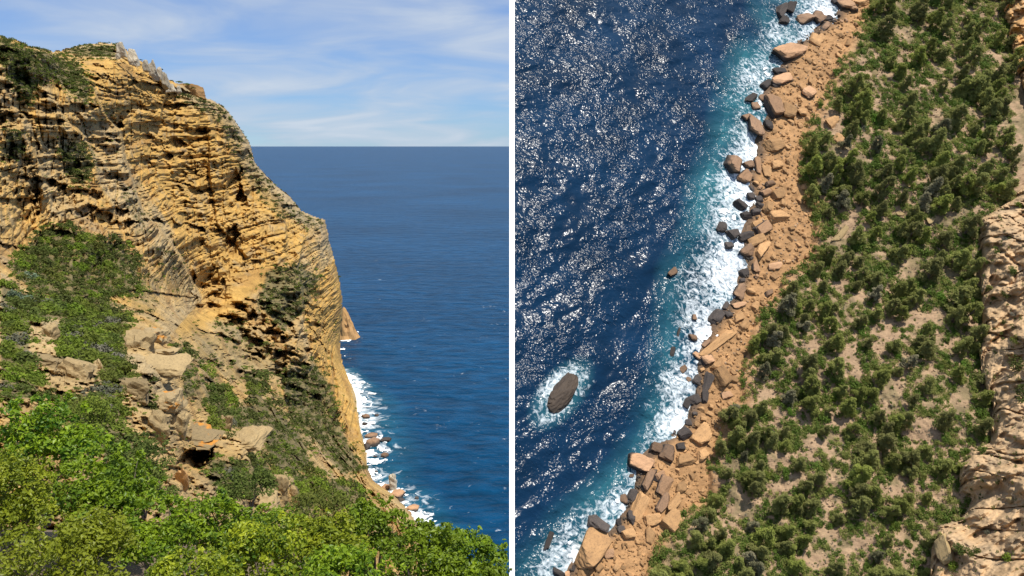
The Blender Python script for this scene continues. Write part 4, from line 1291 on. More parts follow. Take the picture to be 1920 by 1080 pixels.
# ---------------------------------------------------------------- boulders of the shore: px, py, half length, half width, image angle, stone, label
OC, ST, BR, DK = M_ochre, M_stain_shade, M_brown, M_dark
B = [(1465, 20, 21, 10, 55, DK, 'black upright rock, left of the twin rocks at the top of the surf'), (1481, 16, 18, 9, 60, DK, 'black upright rock, right of the twin rocks at the top of the surf'),
     (1470, 41, 13, 9, 60, DK, 'black rock at the foot of the twin rocks'), (1506, 38, 18, 11, 5, BR, 'rounded brown boulder in foam right of the black twin rocks'),
     (1531, 35, 15, 12, 50, BR, 'brown boulder leaning on the rounded boulder at the top'), (1551, 35, 9, 6, 0, DK, 'small dark rock right of the leaning brown boulder'),
     (1546, 51, 15, 7, 45, BR, 'brown tilted slab at the top shoreline'), (1566, 4, 9, 8, 0, DK, 'dark rock at the very top of the shoreline'),
     (1582, 12, 14, 13, 0, ST, 'brown block at the top edge of the shore'), (1612, 5, 18, 9, 10, OC, 'flat ochre block at the top edge by the trees'), (1597, 18, 10, 9, 0, ST, 'smaller block right of the top brown block'),
     (1475, 101, 38, 18, 30, ST, 'huge oblong boulder with ochre top and black base in the upper surf'), (1460, 135, 13, 8, 0, DK, 'wet dark rock under the huge oblong boulder'),
     (1464, 152, 23, 12, 12, ST, 'wide brown boulder below the huge oblong one'), (1435, 160, 15, 8, 35, DK, 'dark wedge rock in surf left of the wide brown boulder'),
     (1406, 186, 16, 8, 30, DK, 'dark sharp rock farthest out in the upper surf'), (1431, 186, 13, 7, 5, BR, 'grey-brown rock between sharp rock and shore'), (1416, 201, 8, 8, 0, BR, 'small round brown rock below the sharp dark rock'),
     (1451, 206, 21, 18, 110, ST, 'large brown boulder with grey seaward side'), (1477, 212, 15, 14, 80, OC, 'square ochre slab right of the grey-sided boulder'), (1503, 212, 12, 8, 10, OC, 'small square ochre slab near the trees'),
     (1413, 239, 22, 16, 80, BR, 'tall brown boulder standing alone in white foam'), (1399, 221, 11, 9, 30, BR, 'brown rock on the shoulder of the lone tall boulder'), (1440, 237, 10, 9, 90, DK, 'dark rock between lone tall boulder and shore'),
     (1515, 176, 13, 12, 40, ST, 'brownish boulder below the first trees'), (1527, 78, 13, 11, 70, OC, 'ochre block right of the huge oblong boulder'), (1538, 74, 11, 8, 70, OC, 'narrow ochre block beside the trees near the top'),
     (1374, 312, 21, 18, 60, BR, 'big brown boulder reaching farthest into the middle surf'), (1394, 334, 19, 12, 60, ST, 'long brown boulder behind the farthest middle boulder'), (1402, 312, 12, 10, 0, BR, 'brown boulder wedged between two big surf boulders'),
     (1419, 310, 18, 8, 100, ST, 'upright ochre slab right of the wedged boulder'), (1451, 275, 20, 13, 20, OC, 'big ochre boulder above the stone field'), (1437, 322, 14, 9, 100, OC, 'ochre block beside the upright slab'),
     (1455, 310, 14, 9, 10, OC, 'ochre boulder in the stone field below the big one'), (1442, 345, 12, 7, 15, BR, 'greyish flat rock above the dark rock bank'), (1434, 362, 11, 8, 15, ST, 'brown rock at the top of the dark rock bank'),
     (1456, 366, 15, 10, 15, OC, 'flat ochre slab right of the dark rock bank'), (1440, 390, 13, 9, 70, OC, 'pointed ochre rock beside the dark bank'), (1467, 380, 9, 6, 80, OC, 'small upright ochre stone right of the pointed rock'),
     (1456, 406, 20, 12, 15, OC, 'smooth large ochre block with shaded right side'), (1500, 375, 10, 7, 50, OC, 'light ochre stone near the middle trees'), (1424, 386, 9, 8, 0, DK, 'dark rock at the right of the dark bank'),
     (1406, 370, 10, 8, 0, DK, 'dark rock at the top left of the dark bank'), (1422, 375, 8, 7, 0, DK, 'dark rock next to the greyish flat rock'), (1387, 385, 15, 10, 150, DK, 'big dark rock jutting left from the dark bank'),
     (1415, 398, 9, 8, 0, DK, 'dark rock in the middle of the dark bank'), (1397, 405, 11, 9, 0, DK, 'dark rock low in the dark bank'), (1352, 426, 13, 9, 70, DK, 'black rock, outermost of the three below the bank'),
     (1374, 440, 13, 12, 30, DK, 'black angular rock right of the outermost black rock'), (1367, 461, 9, 7, 0, DK, 'small round dark rock in foam below the black rocks'), (1397, 445, 13, 9, 20, DK, 'dark rock between black rocks and ochre boulders'),
     (1397, 472, 15, 12, 50, BR, 'dark brown rock below the dark bank'), (1430, 429, 19, 11, 35, ST, 'brown slanting slab below the smooth large block'), (1417, 421, 11, 7, 20, OC, 'ochre rock tucked left of the slanting slab'),
     (1417, 452, 15, 9, 15, OC, 'ochre boulder under the slanting slab'), (1428, 468, 23, 9, 62, OC, 'long ochre boulder standing on end in the scree'), (1415, 503, 14, 9, 110, ST, 'ochre boulder at the shore below the long one'),
     (1450, 500, 15, 7, 15, ST, 'brownish flat boulder in fine scree'), (1509, 352, 8, 6, 0, OC, 'small ochre stone at the edge of the middle trees'), (1395, 513, 9, 8, 0, DK, 'dark wet rock at the shore below the scree'),
     (1384, 548, 14, 11, 70, BR, 'brown boulder at the waterline in the lower middle'), (1342, 596, 17, 12, 60, DK, 'big black rock in foam left of the ochre shore'), (1385, 572, 13, 6, 10, ST, 'flat brown rock below the waterline boulder'),
     (1360, 575, 10, 5, 60, DK, 'thin dark rock above the big black rock'), (1365, 590, 10, 8, 0, DK, 'dark rock right of the big black rock'), (1342, 646, 43, 8, 37, OC, 'very long thin ochre slab pointing into the surf'),
     (1326, 676, 14, 12, 30, ST, 'brown block under the very long slab'), (1306, 668, 10, 7, 140, ST, 'brown tip rock at the sea end of the long slab'), (1350, 706, 20, 18, 40, OC, 'big square flat ochre slab below the long one'),
     (1344, 685, 11, 7, 35, OC, 'ochre slab above the square flat slab'), (1322, 645, 9, 6, 30, BR, 'brown rock left of the long slab'), (1260, 660, 12, 5, 80, DK, 'thin dark rock out in the lower surf'),
     (1281, 692, 9, 6, 40, BR, 'brown rock in foam right of the thin dark one'), (1299, 633, 9, 7, 0, BR, 'half-drowned brown rock in foam above the long slab tip'), (1301, 595, 6, 5, 90, BR, 'tiny brown rock in the open foam'),
     (1272, 624, 10, 3, 80, DK, 'sliver of dark rock in the outer foam'), (1307, 714, 10, 9, 60, DK, 'dark rock at the waterline by the square slab'), (1290, 712, 6, 5, 130, BR, 'small brown rock left of the waterline dark rock'),
     (1301, 750, 13, 10, 30, DK, 'dark boulder in the lower dark shore bank'), (1321, 744, 14, 8, 80, DK, 'grey-black upright boulder in the lower dark bank'), (1326, 716, 18, 8, 80, DK, 'dark wall-like rock beside the square slab'),
     (1287, 758, 9, 7, 60, DK, 'dark rock at the bottom of the lower dark bank'), (1260, 512, 11, 7, 30, BR, 'brown rock far out in the middle surf'), (1395, 610, 12, 8, 40, OC, 'ochre boulder behind the big black rock'),
     (1385, 595, 13, 7, 25, OC, 'ochre boulder above the long slab'), (1441, 550, 11, 6, 25, BR, 'greyish flat stone by the lower middle trees'), (1415, 577, 11, 8, 60, OC, 'ochre boulder in the narrow scree'),
     (1407, 547, 9, 7, 0, OC, 'ochre rock in the scree right of the waterline boulder'), (1360, 742, 11, 8, 20, ST, 'brownish boulder below the square slab'), (1312, 820, 23, 14, 50, OC, 'large ochre boulder with shaded right face, lower shore'),
     (1280, 813, 13, 11, 30, DK, 'rounded black boulder left of the large ochre one'), (1231, 841, 16, 9, 160, BR, 'brown boulder behind the pointed seaward boulder'), (1197, 868, 27, 17, 165, ST, 'big pointed brown boulder jutting into the lower surf'),
     (1250, 853, 17, 14, 65, BR, 'brown boulder right of the pointed seaward one'), (1274, 838, 10, 8, 0, DK, 'dark rock below the rounded black boulder'), (1281, 863, 19, 12, 20, OC, 'pinkish ochre boulder below the dark rock'),
     (1314, 853, 13, 10, 30, OC, 'ochre block under the large shaded ochre boulder'), (1215, 899, 25, 10, 60, BR, 'long dark brown slab leaning below the pointed boulder'), (1244, 909, 23, 14, 60, ST, 'tall brown boulder with deep shade at its right'),
     (1235, 893, 13, 8, 40, ST, 'brown boulder above the tall shaded one'), (1197, 953, 29, 13, 70, OC, 'tall smooth ochre boulder at the lower waterline'), (1184, 929, 12, 10, 60, DK, 'dark round rock above the tall smooth boulder'),
     (1167, 936, 13, 8, 100, BR, 'light brown rock left of the dark round one'), (1241, 945, 20, 9, 55, BR, 'brown slab right of the tall smooth boulder'), (1264, 944, 21, 10, 45, OC, 'slanting ochre slab by the lower trees'),
     (1278, 914, 14, 9, 30, OC, 'ochre block in the lower stone field'), (1256, 980, 23, 17, 60, OC, 'large flat ochre slab by the lowest trees'), (1224, 974, 16, 10, 10, OC, 'flat ochre slab left of the large flat one'),
     (1218, 1004, 18, 9, 85, OC, 'narrow upright ochre slab in the lowest scree'), (1179, 1001, 13, 10, 20, OC, 'ochre block left of the narrow upright slab'), (1108, 1030, 47, 27, 52, OC, 'enormous ochre boulder at the bottom of the shore'),
     (1119, 983, 23, 14, 150, DK, 'dark wet boulder behind the enormous ochre one'), (1028, 1015, 19, 5, 70, DK, 'thin dark rock in the bottom left surf'), (1046, 1075, 13, 8, 150, DK, 'dark rock at the bottom edge left of the enormous boulder'),
     (1141, 1039, 10, 8, 20, ST, 'round stone at the right foot of the enormous boulder'), (1121, 1066, 11, 8, 20, OC, 'ochre stone at the bottom below the enormous boulder'), (1164, 994, 8, 7, 0, DK, 'small dark rock right of the dark wet boulder'),
     (1093, 1076, 10, 8, 0, OC, 'ochre rock cut by the bottom edge'), (1184, 892, 5, 3, 0, BR, 'tiny rock in pale water by the leaning slab'), (1182, 968, 15, 8, 80, DK, 'dark rock at the seaward foot of the tall smooth boulder')]
MARKR = []
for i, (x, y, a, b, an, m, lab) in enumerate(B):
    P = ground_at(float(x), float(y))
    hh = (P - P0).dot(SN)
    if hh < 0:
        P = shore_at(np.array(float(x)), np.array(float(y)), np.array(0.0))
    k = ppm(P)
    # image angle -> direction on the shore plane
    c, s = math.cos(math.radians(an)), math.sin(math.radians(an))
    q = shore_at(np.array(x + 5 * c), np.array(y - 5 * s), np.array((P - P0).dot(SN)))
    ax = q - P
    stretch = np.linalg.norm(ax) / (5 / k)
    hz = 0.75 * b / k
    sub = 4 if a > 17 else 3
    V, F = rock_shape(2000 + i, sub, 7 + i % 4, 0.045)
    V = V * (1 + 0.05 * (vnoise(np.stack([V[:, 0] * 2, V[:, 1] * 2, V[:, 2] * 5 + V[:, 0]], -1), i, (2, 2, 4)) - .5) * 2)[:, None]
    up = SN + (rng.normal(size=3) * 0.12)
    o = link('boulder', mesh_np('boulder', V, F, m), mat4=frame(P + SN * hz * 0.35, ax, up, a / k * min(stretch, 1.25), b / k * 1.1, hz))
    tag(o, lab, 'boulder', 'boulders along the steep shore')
    if lab.startswith(('huge', 'tall', 'big', 'large', 'enormous', 'smooth', 'very', 'long', 'lone', 'black upright rock, left', 'wide')):
        short = 'the ' + ' '.join(lab.split(',')[0].split()[:6])
        MARKR.append((short, x, y))
# islet
P = shore_at(np.array(1055.), np.array(737.), np.array(0.)); k = ppm(P)
q = shore_at(np.array(1060.), np.array(730.5), np.array(0.)); ax = q - P
V, F = ICO[4]
V = V.copy(); bend = 0.22 * (V[:, 0] ** 2)
V = V * (1 + 0.5 * (fbm(V * 2.0 + 3, 4, 88) - .5) + 0.22 * (fbm(V * np.array([3., 6, 6]), 3, 89, .6) - .5) + 0.08 * (vnoise(V * 4, 90, (3, 3, 3)) - .5))[:, None]
V[:, 1] += bend - 0.05
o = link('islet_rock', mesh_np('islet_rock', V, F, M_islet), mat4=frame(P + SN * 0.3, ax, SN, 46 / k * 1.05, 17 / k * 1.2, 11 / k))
tag(o, 'elongated dark brown islet ringed with foam in the glittering sea', 'rock')

# medium stones of the scree, one by one
mids = []
tries = 0
big = [(x, y, max(a, b)) for x, y, a, b, *_ in B]
SCREE = SHORE + VEGL[::-1]
while len(mids) < 165 and tries < 20000:
    tries += 1
    x = rng.uniform(1040, 1640); y = rng.uniform(-10, 1085)
    if not in_poly(np.array(x), np.array(y), SCREE):
        continue
    s = rng.uniform(4.5, 8.5)
    if any((x - a) ** 2 + (y - b) ** 2 < (c * 0.8 + s * 0.7) ** 2 for a, b, c in big) or any((x - a) ** 2 + (y - b) ** 2 < (c + s) ** 2 * 0.8 for _, a, b, c in mids):
        continue
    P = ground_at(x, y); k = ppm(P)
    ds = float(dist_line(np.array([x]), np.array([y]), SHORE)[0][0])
    m = M_dark if ds < 17 and rng.uniform() < 0.75 else (M_stain_shade if ds < 25 and rng.uniform() < .5 else M_ochre)
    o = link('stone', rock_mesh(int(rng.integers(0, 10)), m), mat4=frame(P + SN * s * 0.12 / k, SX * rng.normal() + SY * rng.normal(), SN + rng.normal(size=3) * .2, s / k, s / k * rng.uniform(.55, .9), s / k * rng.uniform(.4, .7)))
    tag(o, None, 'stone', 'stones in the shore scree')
    o['tone'] = {'wet_dark_boulder': 'dark wet', 'tide_stain_shade_boulder': 'stained', 'ochre_boulder': 'ochre'}[m.name]
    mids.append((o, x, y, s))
label_by_landmarks([(o, x, y) for o, x, y, s in mids], MARKR, lambda o: o['tone'] + ' stone')
for o, *_ in mids:
    del o['tone']

# fine scree as one mass
U1, F1 = ICO[1]
n = 17000
x = rng.uniform(1000, 1660, n); y = rng.uniform(-40, 1120, n)
ok = in_poly(x, y, SCREE)
dvg, _ = dist_line(x, y, VEGL)
xs2 = rng.uniform(1340, 1840, 6500); ys2 = rng.uniform(-20, 1100, 6500)
x = np.concatenate([x[ok], xs2]); y = np.concatenate([y[ok], ys2])
PS = ground_at(x, y)
kk = FPX / ((PS - CAM) @ FWD)
sz = (0.9 + 3.4 * rng.uniform(0, 1, len(x)) ** 2.2) / kk
sz[-6500:] *= 0.75
R3 = rng.normal(size=(len(x), 3, 3)); Qm = np.linalg.qr(R3)[0]
jit = U1[None] * (1 + rng.uniform(-.3, .3, (len(x), len(U1), 1))) * np.array([1, .8, .6])
VV = PS[:, None, :] + np.einsum('nij,nkj->nki', Qm, jit) * sz[:, None, None] + SN * (sz * 0.15)[:, None, None]
FF = (F1[None] + (np.arange(len(x)) * len(U1))[:, None, None]).reshape(-1, 3)
dsh1, _ = dist_line(x, y, SHORE)
dk = sstep(16, 5, dsh1 + rng.normal(0, 4, len(x)))
cc = np.array([0.47, 0.27, 0.12])[None] * rng.uniform(0.45, 1.2, (len(x), 1)) * (1 - dk[:, None]) + np.array([0.07, 0.06, 0.05]) * dk[:, None]
cc[-6500:] = np.array([0.42, 0.29, 0.18]) * rng.uniform(.7, 1.2, (6500, 1))
cc = np.repeat(cc, len(U1), 0)
tag(link('scree', mesh_np('scree', VV.reshape(-1, 3), FF, M_ground, cc)), 'loose ochre scree between the boulders and the trees', kind='stuff')

# ---------------------------------------------------------------- trees and shrubs of the slope
BARE = [(1640, 141, 22, 9, 20), (1700, 67, 22, 14, 40), (1560, 225, 26, 24, 30), (1581, 285, 16, 34, 80), (1856, 292, 28, 16, 30), (1739, 281, 14, 12, 0), (1757, 225, 15, 14, 0), (1778, 158, 8, 18, 60),
        (1577, 438, 14, 48, -35), (1611, 388, 26, 12, 30), (1687, 401, 18, 8, 0), (1745, 412, 18, 9, 30), (1700, 502, 22, 24, 0), (1790, 405, 34, 10, 20), (1786, 511, 20, 18, 20), (1700, 600, 62, 14, 5), (1655, 640, 14, 30, -10),
        (1587, 668, 24, 20, 0), (1590, 700, 34, 10, 0), (1800, 665, 26, 13, 30), (1748, 700, 18, 12, 0), (1522, 645, 14, 14, 0), (1670, 742, 24, 40, -20), (1724, 806, 44, 24, -20), (1520, 838, 24, 16, 40),
        (1448, 790, 20, 10, 40), (1452, 858, 22, 16, 10), (1338, 905, 14, 20, 0), (1390, 945, 30, 34, 20), (1476, 912, 32, 14, 20), (1553, 898, 20, 20, 0), (1668, 920, 38, 14, 0), (1556, 942, 16, 16, 0),
        (1600, 1024, 30, 16, 0), (1803, 753, 22, 14, 0), (1553, 1000, 22, 12, 0), (1690, 897, 20, 10, 0), (1525, 1052, 20, 16, 0), (1580, 795, 14, 14, 40), (1440, 740, 22, 12, 0), (1405, 760, 12, 10, 0),
        (1650, 330, 12, 8, 0), (1690, 1005, 18, 10, 0), (1760, 930, 18, 14, 0), (1640, 860, 18, 16, 0), (1760, 590, 20, 12, 0), (1820, 480, 8, 20, 0), (1610, 560, 14, 10, 0)]


def bare(x, y, g=1.0):
    for cx, cy, rx, ry, an in BARE:
        a = math.radians(an)
        u = ((x - cx) * math.cos(a) - (y - cy) * math.sin(a)) / rx; v = ((x - cx) * math.sin(a) + (y - cy) * math.cos(a)) / ry
        if u * u + v * v < g:
            return True
    return False


EDGE_A = [(1866, -58), (1880, 20), (1898, 90), (1908, 140), (1922, 172), (1990, 200), (1990, -58)]
EDGE_B = [(1990, 300), (1925, 345), (1900, 368), (1868, 392), (1842, 408), (1833, 450), (1838, 520), (1842, 600), (1836, 660), (1842, 710), (1862, 760), (1856, 830), (1822, 845), (1800, 870),
          (1797, 925), (1822, 935), (1800, 975), (1762, 985), (1747, 1010), (1742, 1100), (1740, 1168), (1990, 1168)]
TREELEAN = SN + (-0.22) * SX + 0.10 * SY
pines = []; tries = 0
pts = []
KEYP = [(1515, 275, 20), (1522, 310, 22), (1545, 300, 20), (1540, 340, 18), (1600, 735, 17), (1790, 640, 26), (1760, 775, 28), (1740, 640, 18), (1700, 880, 18), (1600, 880, 24), (1785, 480, 22), (1830, 790, 20), (1700, 430, 24),
        (1620, 640, 17), (1445, 660, 20), (1430, 690, 18), (1480, 540, 20), (1350, 830, 20), (1380, 810, 20), (1420, 870, 16), (1740, 1000, 24), (1640, 780, 16), (1560, 360, 18), (1755, 300, 22), (1700, 330, 20), (1300, 1000, 22), (1330, 1040, 24)]
for x, y, s in KEYP:
    pts.append((x, y, s))
while len(pts) < 300 and tries < 60000:
    tries += 1
    x = rng.uniform(1215, 1900); y = rng.uniform(-25, 1095)
    if not in_poly(np.array(x), np.array(y), RPOLY) or bare(x, y, 0.9):
        continue
    if in_poly(np.array(x), np.array(y), EDGE_A) or in_poly(np.array(x), np.array(y), EDGE_B):
        continue
    # fewer pines low down on the stony slope, dense stands higher up
    dns = 1.0 if y < 330 else (0.85 if y < 560 or x < 1520 else 0.45)
    if rng.uniform() > dns:
        continue
    s = rng.uniform(13, 23)
    if all((x - a) ** 2 + (y - b) ** 2 > (s * 0.36 + c * 0.36 + 1.5) ** 2 for a, b, c in pts):
        pts.append((x, y, s))
for i, (x, y, s) in enumerate(pts):
    P = ground_at(x, y + s * 0.75); k = ppm(P)
    Hh = s * 2.15 / k * rng.uniform(0.85, 1.2)
    up = TREELEAN / np.linalg.norm(TREELEAN) + rng.normal(size=3) * 0.07
    M = frame(P - SN * 0.2, SX * rng.normal() + SY * rng.normal(), up, Hh * rng.uniform(.8, 1.25), Hh * rng.uniform(.8, 1.25), Hh)
    root = link('pine_tree', None, mat4=M)
    gy_ = rng.uniform() < (0.16 if float(dist_line(np.array([x]), np.array([y]), VEGL)[0][0]) < 45 else 0.04)
    cm, tm = PINES[int(rng.integers(0, 7)) * 4 + (3 if gy_ else int(rng.integers(0, 3)))]
    for nm, me in (('crown', cm), ('trunk', tm)):
        c = bpy.data.objects.new(nm, me); COL.objects.link(c); c.parent = root
    tag(root, None, 'pine tree', 'pines on the steep slope')
    root['tone'] = 'tall pine' if s > 20.5 else ('pine' if s > 16 else 'small pine')
    pines.append((root, x, y))
LMR = [('the bare ochre gully', 1565, 240), ('the pale bare slab', 1577, 438), ('the stony clearing at mid slope', 1700, 600), ('the orange cliff edge', 1885, 90),
       ('the top edge of the green slope', 1720, 10), ('the upper bare streak', 1640, 141), ('the bare patch by the right cliff', 1856, 292), ('the upper right clearing', 1740, 281),
       ('the small mid clearing', 1700, 502), ('the tan cliff edge with dark tufts', 1840, 520), ('the broad stony patch', 1724, 806), ('the lower stony streak', 1670, 742),
       ('the bright green thicket', 1600, 735), ('the big lower bare patch', 1390, 945), ('the scree bend in the middle', 1500, 490), ('the tree clump by the square slab', 1410, 690),
       ('the lower left slope corner', 1280, 1040), ('the bottom edge clearing', 1600, 1024), ('the lower scree patch', 1476, 912), ('the foot of the right rock rib', 1770, 960), ('the upper left tree corner', 1600, 90),
       ('the upper hollow', 1660, 250), ('the dense right stand', 1790, 200), ('the slope corner above the lowest boulders', 1345, 850)]
label_by_landmarks(pines, LMR, lambda o: o['tone'])
for o, *_ in pines:
    del o['tone']

# rounded green shrubs
shr = []; spts = []; tries = 0
for cx, cy, r0 in [(1600, 735, 40), (1580, 750, 30), (1625, 735, 24), (1700, 100, 50), (1640, 170, 30), (1850, 130, 25), (1625, 800, 26), (1490, 760, 34), (1540, 790, 26), (1520, 870, 22), (1460, 880, 22), (1680, 970, 26), (1650, 960, 20),
                   (1800, 360, 24), (1790, 560, 30), (1805, 700, 30), (1630, 620, 24), (1700, 660, 22), (1610, 400, 12), (1835, 260, 25), (1700, 200, 24), (1620, 230, 25)]:
    for _ in range(int(r0 * 0.55)):
        a = rng.uniform(0, 6.28); q = math.sqrt(rng.uniform()) * r0
        spts.append((cx + q * math.cos(a) * 1.2, cy + q * math.sin(a) * 0.7, rng.uniform(10, 17)))
random.shuffle(spts)
spts = spts[:70]
while len(spts) < 92 and tries < 20000:
    tries += 1
    x = rng.uniform(1215, 1900); y = rng.uniform(-25, 1095)
    if not in_poly(np.array(x), np.array(y), RPOLY) or bare(x, y, 0.7) or in_poly(np.array(x), np.array(y), EDGE_A) or in_poly(np.array(x), np.array(y), EDGE_B):
        continue
    spts.append((x, y, rng.uniform(9, 14)))
for x, y, s in spts:
    P = ground_at(x, y); k = ppm(P); R = s / k
    m = M_green if rng.uniform() < 0.72 else (M_shrub if rng.uniform() < 0.75 else M_grey)
    th = rng.uniform(0, 6.28)
    o = link('shrub', shrub_mesh(int(rng.integers(0, 7)), m), mat4=frame(P - SN * R * .1, math.cos(th) * SX + math.sin(th) * SY, SN + rng.normal(size=3) * .1, R * 1.15, R * 1.05, R * rng.uniform(.7, 1.0)))
    tag(o, None, 'shrub', 'shrubs between the pines on the steep slope')
    o['tone'] = {'lentisk_leaves': 'fresh green', 'shrub_leaves': 'olive', 'grey_dry_shrub': 'dry grey'}[m.name]
    shr.append((o, x, y))
label_by_landmarks(shr, LMR, lambda o: o['tone'] + ' shrub')
for o, *_ in shr:
    del o['tone']
# undergrowth as one mass
it = []; itd = []
n = 13500
x = rng.uniform(1200, 1900, n); y = rng.uniform(-40, 1120, n)
okk = in_poly(x, y, RPOLY) & ~in_poly(x, y, EDGE_A) & ~in_poly(x, y, EDGE_B)
for xx, yy in zip(x[okk], y[okk]):
    b = bare(xx, yy, 1.0)
    if b and rng.uniform() > 0.22:
        continue
    dens_y = 1.0 if yy < 560 else 0.72
    if rng.uniform() > dens_y:
        continue
    P = ground_at(xx, yy); k = ppm(P)
    (it if rng.uniform() < 0.55 else itd).append((P, (rng.uniform(3, 6.5) if b else rng.uniform(6.0, 14)) / k, SN + rng.normal(size=3) * .15))
dry = []
nn = 2600
xd = rng.uniform(1300, 1860, nn); yd = rng.uniform(-20, 1100, nn)
okd = in_poly(xd, yd, RPOLY) & ~in_poly(xd, yd, EDGE_A) & ~in_poly(xd, yd, EDGE_B)
for xx, yy in zip(xd[okd], yd[okd]):
    P = ground_at(xx, yy); dry.append((P, rng.uniform(1.8, 5.0) / ppm(P), SN + rng.normal(size=3) * .2))
merge_shrubs('dry_grass', dry, M_grey, 'straw-coloured dry tufts on the bare ground of the steep slope', 36, 0.2)
merge_shrubs('undergrowth', it, M_green, 'low olive undergrowth between the pines on the steep slope', 130, 0.13)
merge_shrubs('pine_saplings', itd, M_pine, 'small grey-green saplings filling the slope between the pines', 130, 0.12)

# ---------------------------------------------------------------- cliff edge on the right, nearer than the slope
def edge_relief(name, poly, px0, px1, py0, py1, seed, ochre):
    X, Y = np.meshgrid(np.arange(px0, px1, 2.0), np.arange(py0, py1, 2.0))
    d, _ = dist_line(X, Y, [p for p in poly if p[0] < 1950], False)
    ins = in_poly(X, Y, poly)
    h0 = land_h(X, Y)
    P = shore_at(X, Y, h0)
    h = h0 + np.where(ins, 1 + 3.5 * (1 - np.exp(-d / 8.0)) + 0.09 * d, 0)
    P = shore_at(X, Y, h)
    r1 = fbm(P / 7., 4, seed) - .5; r2 = vnoise(np.stack([P[..., 0] / 7, P[..., 1] / 7, (P @ SY + 3 * r1) / 3.2], -1), seed + 3, (2, 2, 4)) - .5
    r3 = fbm(P / 1.4, 3, seed + 7) - .5
    crack = np.abs(fbm(np.stack([(P @ SX) / 5, (P @ SY) / 16, P[..., 0] * 0], -1) @ np.array([[.7, .5, 0], [-.5, .8, 0], [0, 0, 1]]), 3, seed + 30) - .5)
    h = h + np.where(ins, r1 * 6 + r2 * 0.5 + r3 * 1.1 + (vnoise(P / 4.5 + r1[..., None], seed + 41, (3, 3, 3)) - .5) * 2.6 + (vnoise(P / 1.8, seed + 43, (3, 3, 3)) - .5) * 0.8 - 1.2 * sstep(0.03, 0.0, crack), 0)
    P = shore_at(X, Y, h)
    na = fbm(P / 6., 3, seed + 11)[..., None]
    c = np.array([0.47, 0.345, 0.215]) * (0.8 + .4 * na)
    co = np.array([0.55, 0.31, 0.12])
    c = c * (1 - ochre * na) + co * ochre * na
    keep = in_poly(0.5 * (X[:-1, :-1] + X[1:, 1:]), 0.5 * (Y[:-1, :-1] + Y[1:, 1:]), poly)
    tag(link(name, grid_mesh(name, X, Y, P, keep, M_edge, c, False)), kind='structure')
    return X, Y, P


EA = edge_relief('cliff_edge', EDGE_A, 1860, 1992, -58, 205, 601, 1.5)
EB = edge_relief('cliff_edge', EDGE_B, 1736, 1992, 298, 1168, 621, 0.55)


def edge_at(E, x, y):
    X, Y, P = E
    i = int(np.clip(round((y - Y[0, 0]) / 2.0), 0, X.shape[0] - 1)); j = int(np.clip(round((x - X[0, 0]) / 2.0), 0, X.shape[1] - 1))
    return P[i, j]


ESH = [(1866, 470, 11, 'shrubd', 'dark tuft shrub on the tan cliff edge, highest of several'), (1882, 448, 10, 'grey', 'grey tuft at the top of the tan cliff edge'), (1912, 388, 12, 'shrub', 'olive shrub at the right edge on top of the cliff'),
       (1850, 495, 8, 'shrubd', 'small dark tuft near the left rim of the tan cliff'), (1900, 510, 13, 'shrubd', 'dark shrub by the right picture edge on the tan cliff'), (1885, 555, 12, 'shrubd', 'dark shrub in the middle of the tan cliff edge'),
       (1862, 560, 8, 'shrubd', 'small dark tuft left of the middle shrub on the cliff'), (1905, 640, 16, 'shrub', 'olive bush at the right edge on the rock'), (1910, 690, 26, 'shrubd', 'large dark twiggy bush at the right picture edge'),
       (1915, 745, 26, 'shrubd', 'dark twiggy bush below the large one at the right edge'), (1838, 780, 20, 'green', 'bright green bush hanging over the rock rib, upper half'), (1836, 815, 19, 'green', 'bright green bush hanging over the rock rib, lower half'),
       (1840, 850, 16, 'shrubd', 'dark shrub below the bright hanging bush'), (1812, 950, 18, 'shrubd', 'dark shrub in the cleft between the two rock ribs'), (1795, 1030, 16, 'shrubd', 'dark shrub on the lowest rock rib'),
       (1825, 1035, 17, 'shrubd', 'dark olive shrub right of the lowest rib'), (1790, 1065, 18, 'shrub', 'olive shrub at the bottom of the lowest rib'), (1895, 1050, 18, 'shrub', 'green shrub at the bottom right corner'),
       (1848, 1000, 12, 'grey', 'grey dry shrub above the bottom right corner'), (1862, 640, 9, 'shrubd', 'dark tuft on the rib below the tan cliff'), (1880, 605, 10, 'shrubd', 'dark tuft by the cliff cleft'), (1900, 590, 9, 'grey', 'grey tuft above the cliff cleft')]
for x, y, s, kd, lab in ESH:
    P = edge_at(EB, x, y); k = ppm(P); R = s / k
    m = {'shrubd': M_shrubd, 'shrub': M_shrub, 'grey': M_grey, 'green': M_green}[kd]
    th = rng.uniform(0, 6.28)
    o = link('shrub', shrub_mesh(int(rng.integers(0, 7)), m), mat4=frame(P, math.cos(th) * SX + math.sin(th) * SY, SN + np.array([-.1, 0, .1]), R, R * 1.15, R))
    tag(o, lab, 'shrub', 'shrubs on the right cliff edge')
for x, y, a, b, m, lab in [(1898, 938, 10, 7, M_block, 'small yellow loose stone on the bare rock rib'), (1770, 1030, 16, 30, M_block, 'pale rock rib lowest at the bottom right')]:
    P = edge_at(EB, x, y); k = ppm(P)
    V, F = rock_shape(3000 + x, 3, 9, 0.05)
    tag(link('rock', mesh_np('rock', V, F, m), mat4=frame(P, SX, SN, a / k, b / k, min(a, b) / k)), lab, 'rock')
et = []
for _ in range(420):
    x = rng.uniform(1745, 1935); y = rng.uniform(350, 1100)
    if in_poly(np.array(x), np.array(y), EDGE_B):
        P = edge_at(EB, x, y); et.append((P, rng.uniform(2, 6.5) / ppm(P), SN + rng.normal(size=3) * .2))
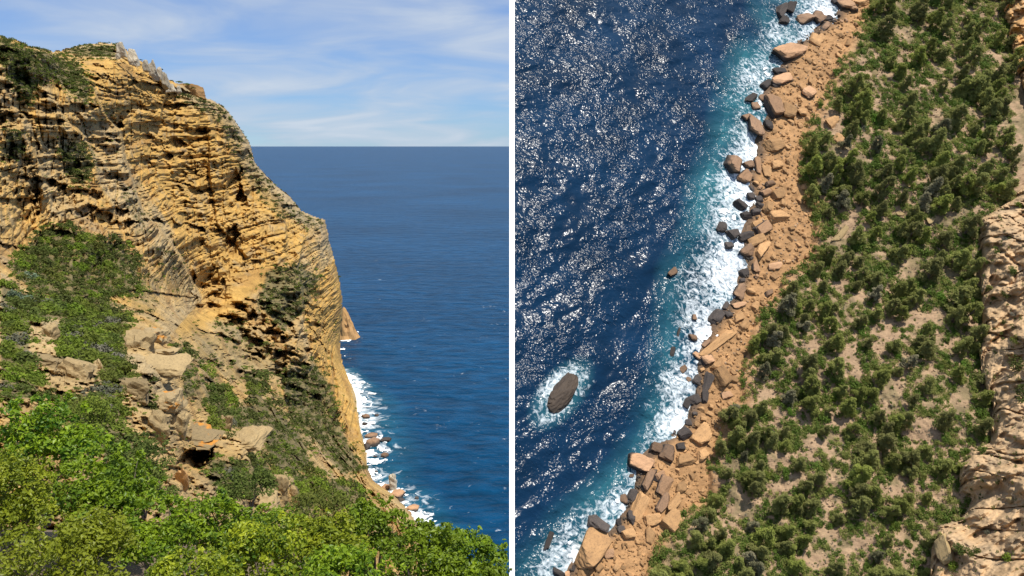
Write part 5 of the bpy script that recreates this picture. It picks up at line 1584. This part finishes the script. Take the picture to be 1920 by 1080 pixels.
merge_shrubs('cliff_tufts', et, M_shrubd, 'small dark tufts rooted over the right cliff edge', 70, 0.16)
# bare slabs and stones lying on the slope
for i, (x, y, a, b, an, lab) in enumerate([(1577, 438, 40, 10, 48, 'long pale bare slab tilted among the middle trees'), (1560, 228, 18, 13, 30, 'ochre crag at the head of the bare gully'), (1572, 262, 12, 10, 60, 'ochre rock lower in the bare gully'),
                                           (1697, 838, 8, 7, 0, 'round pale stone on the broad stony patch'), (1745, 412, 14, 7, 30, 'grey slab right of the mid stand'), (1688, 402, 12, 5, 0, 'flat grey stone above the mid stand'),
                                           (1724, 580, 10, 5, 40, 'tilted pinkish stone at the stony clearing'), (1640, 137, 10, 6, 10, 'pale rock in the upper stand'), (1776, 160, 6, 16, 0, 'narrow pale rock in the upper right stand')]):
    P = ground_at(float(x), float(y)); k = ppm(P)
    c, s = math.cos(math.radians(an)), math.sin(math.radians(an))
    ax = shore_at(np.array(x + 5 * c), np.array(y - 5 * s), np.array((P - P0).dot(SN))) - P
    V, F = rock_shape(3100 + i, 3, 8, 0.05)
    tag(link('rock_slab', mesh_np('rock_slab', V, F, M_block if i not in (1, 2) else M_ochre), mat4=frame(P + SN * 0.2, ax, SN, a / k * 1.1, b / k * 1.1, 0.45 * min(a, b) / k)), lab, 'rock')

# ---------------------------------------------------------------- added white divider between the two views, not a wall of the place
ys = np.linspace(-90, 1200, 60)
L0 = shore_at(np.full(60, 955.0), ys, np.full(60, 2.2)); L1 = shore_at(np.full(60, 965.0), ys, np.full(60, 2.2))
D0 = CAM + (L0 - CAM) * 1.05; D1 = CAM + (L1 - CAM) * 1.05
V = np.concatenate([L0, L1, D0, D1]); F = []
for i in range(59):
    F += [(i, 60 + i, 61 + i, 1 + i), (i, 1 + i, 121 + i, 120 + i), (60 + i, 180 + i, 181 + i, 61 + i), (120 + i, 121 + i, 181 + i, 180 + i)]
F += [(0, 120, 180, 60), (59, 119, 239, 179)]
tag(link('divider_strip', mesh_np('divider_strip', V, np.array(F), M_white)), 'thin white added divider strip between the headland view and the boulder shore', 'wall')
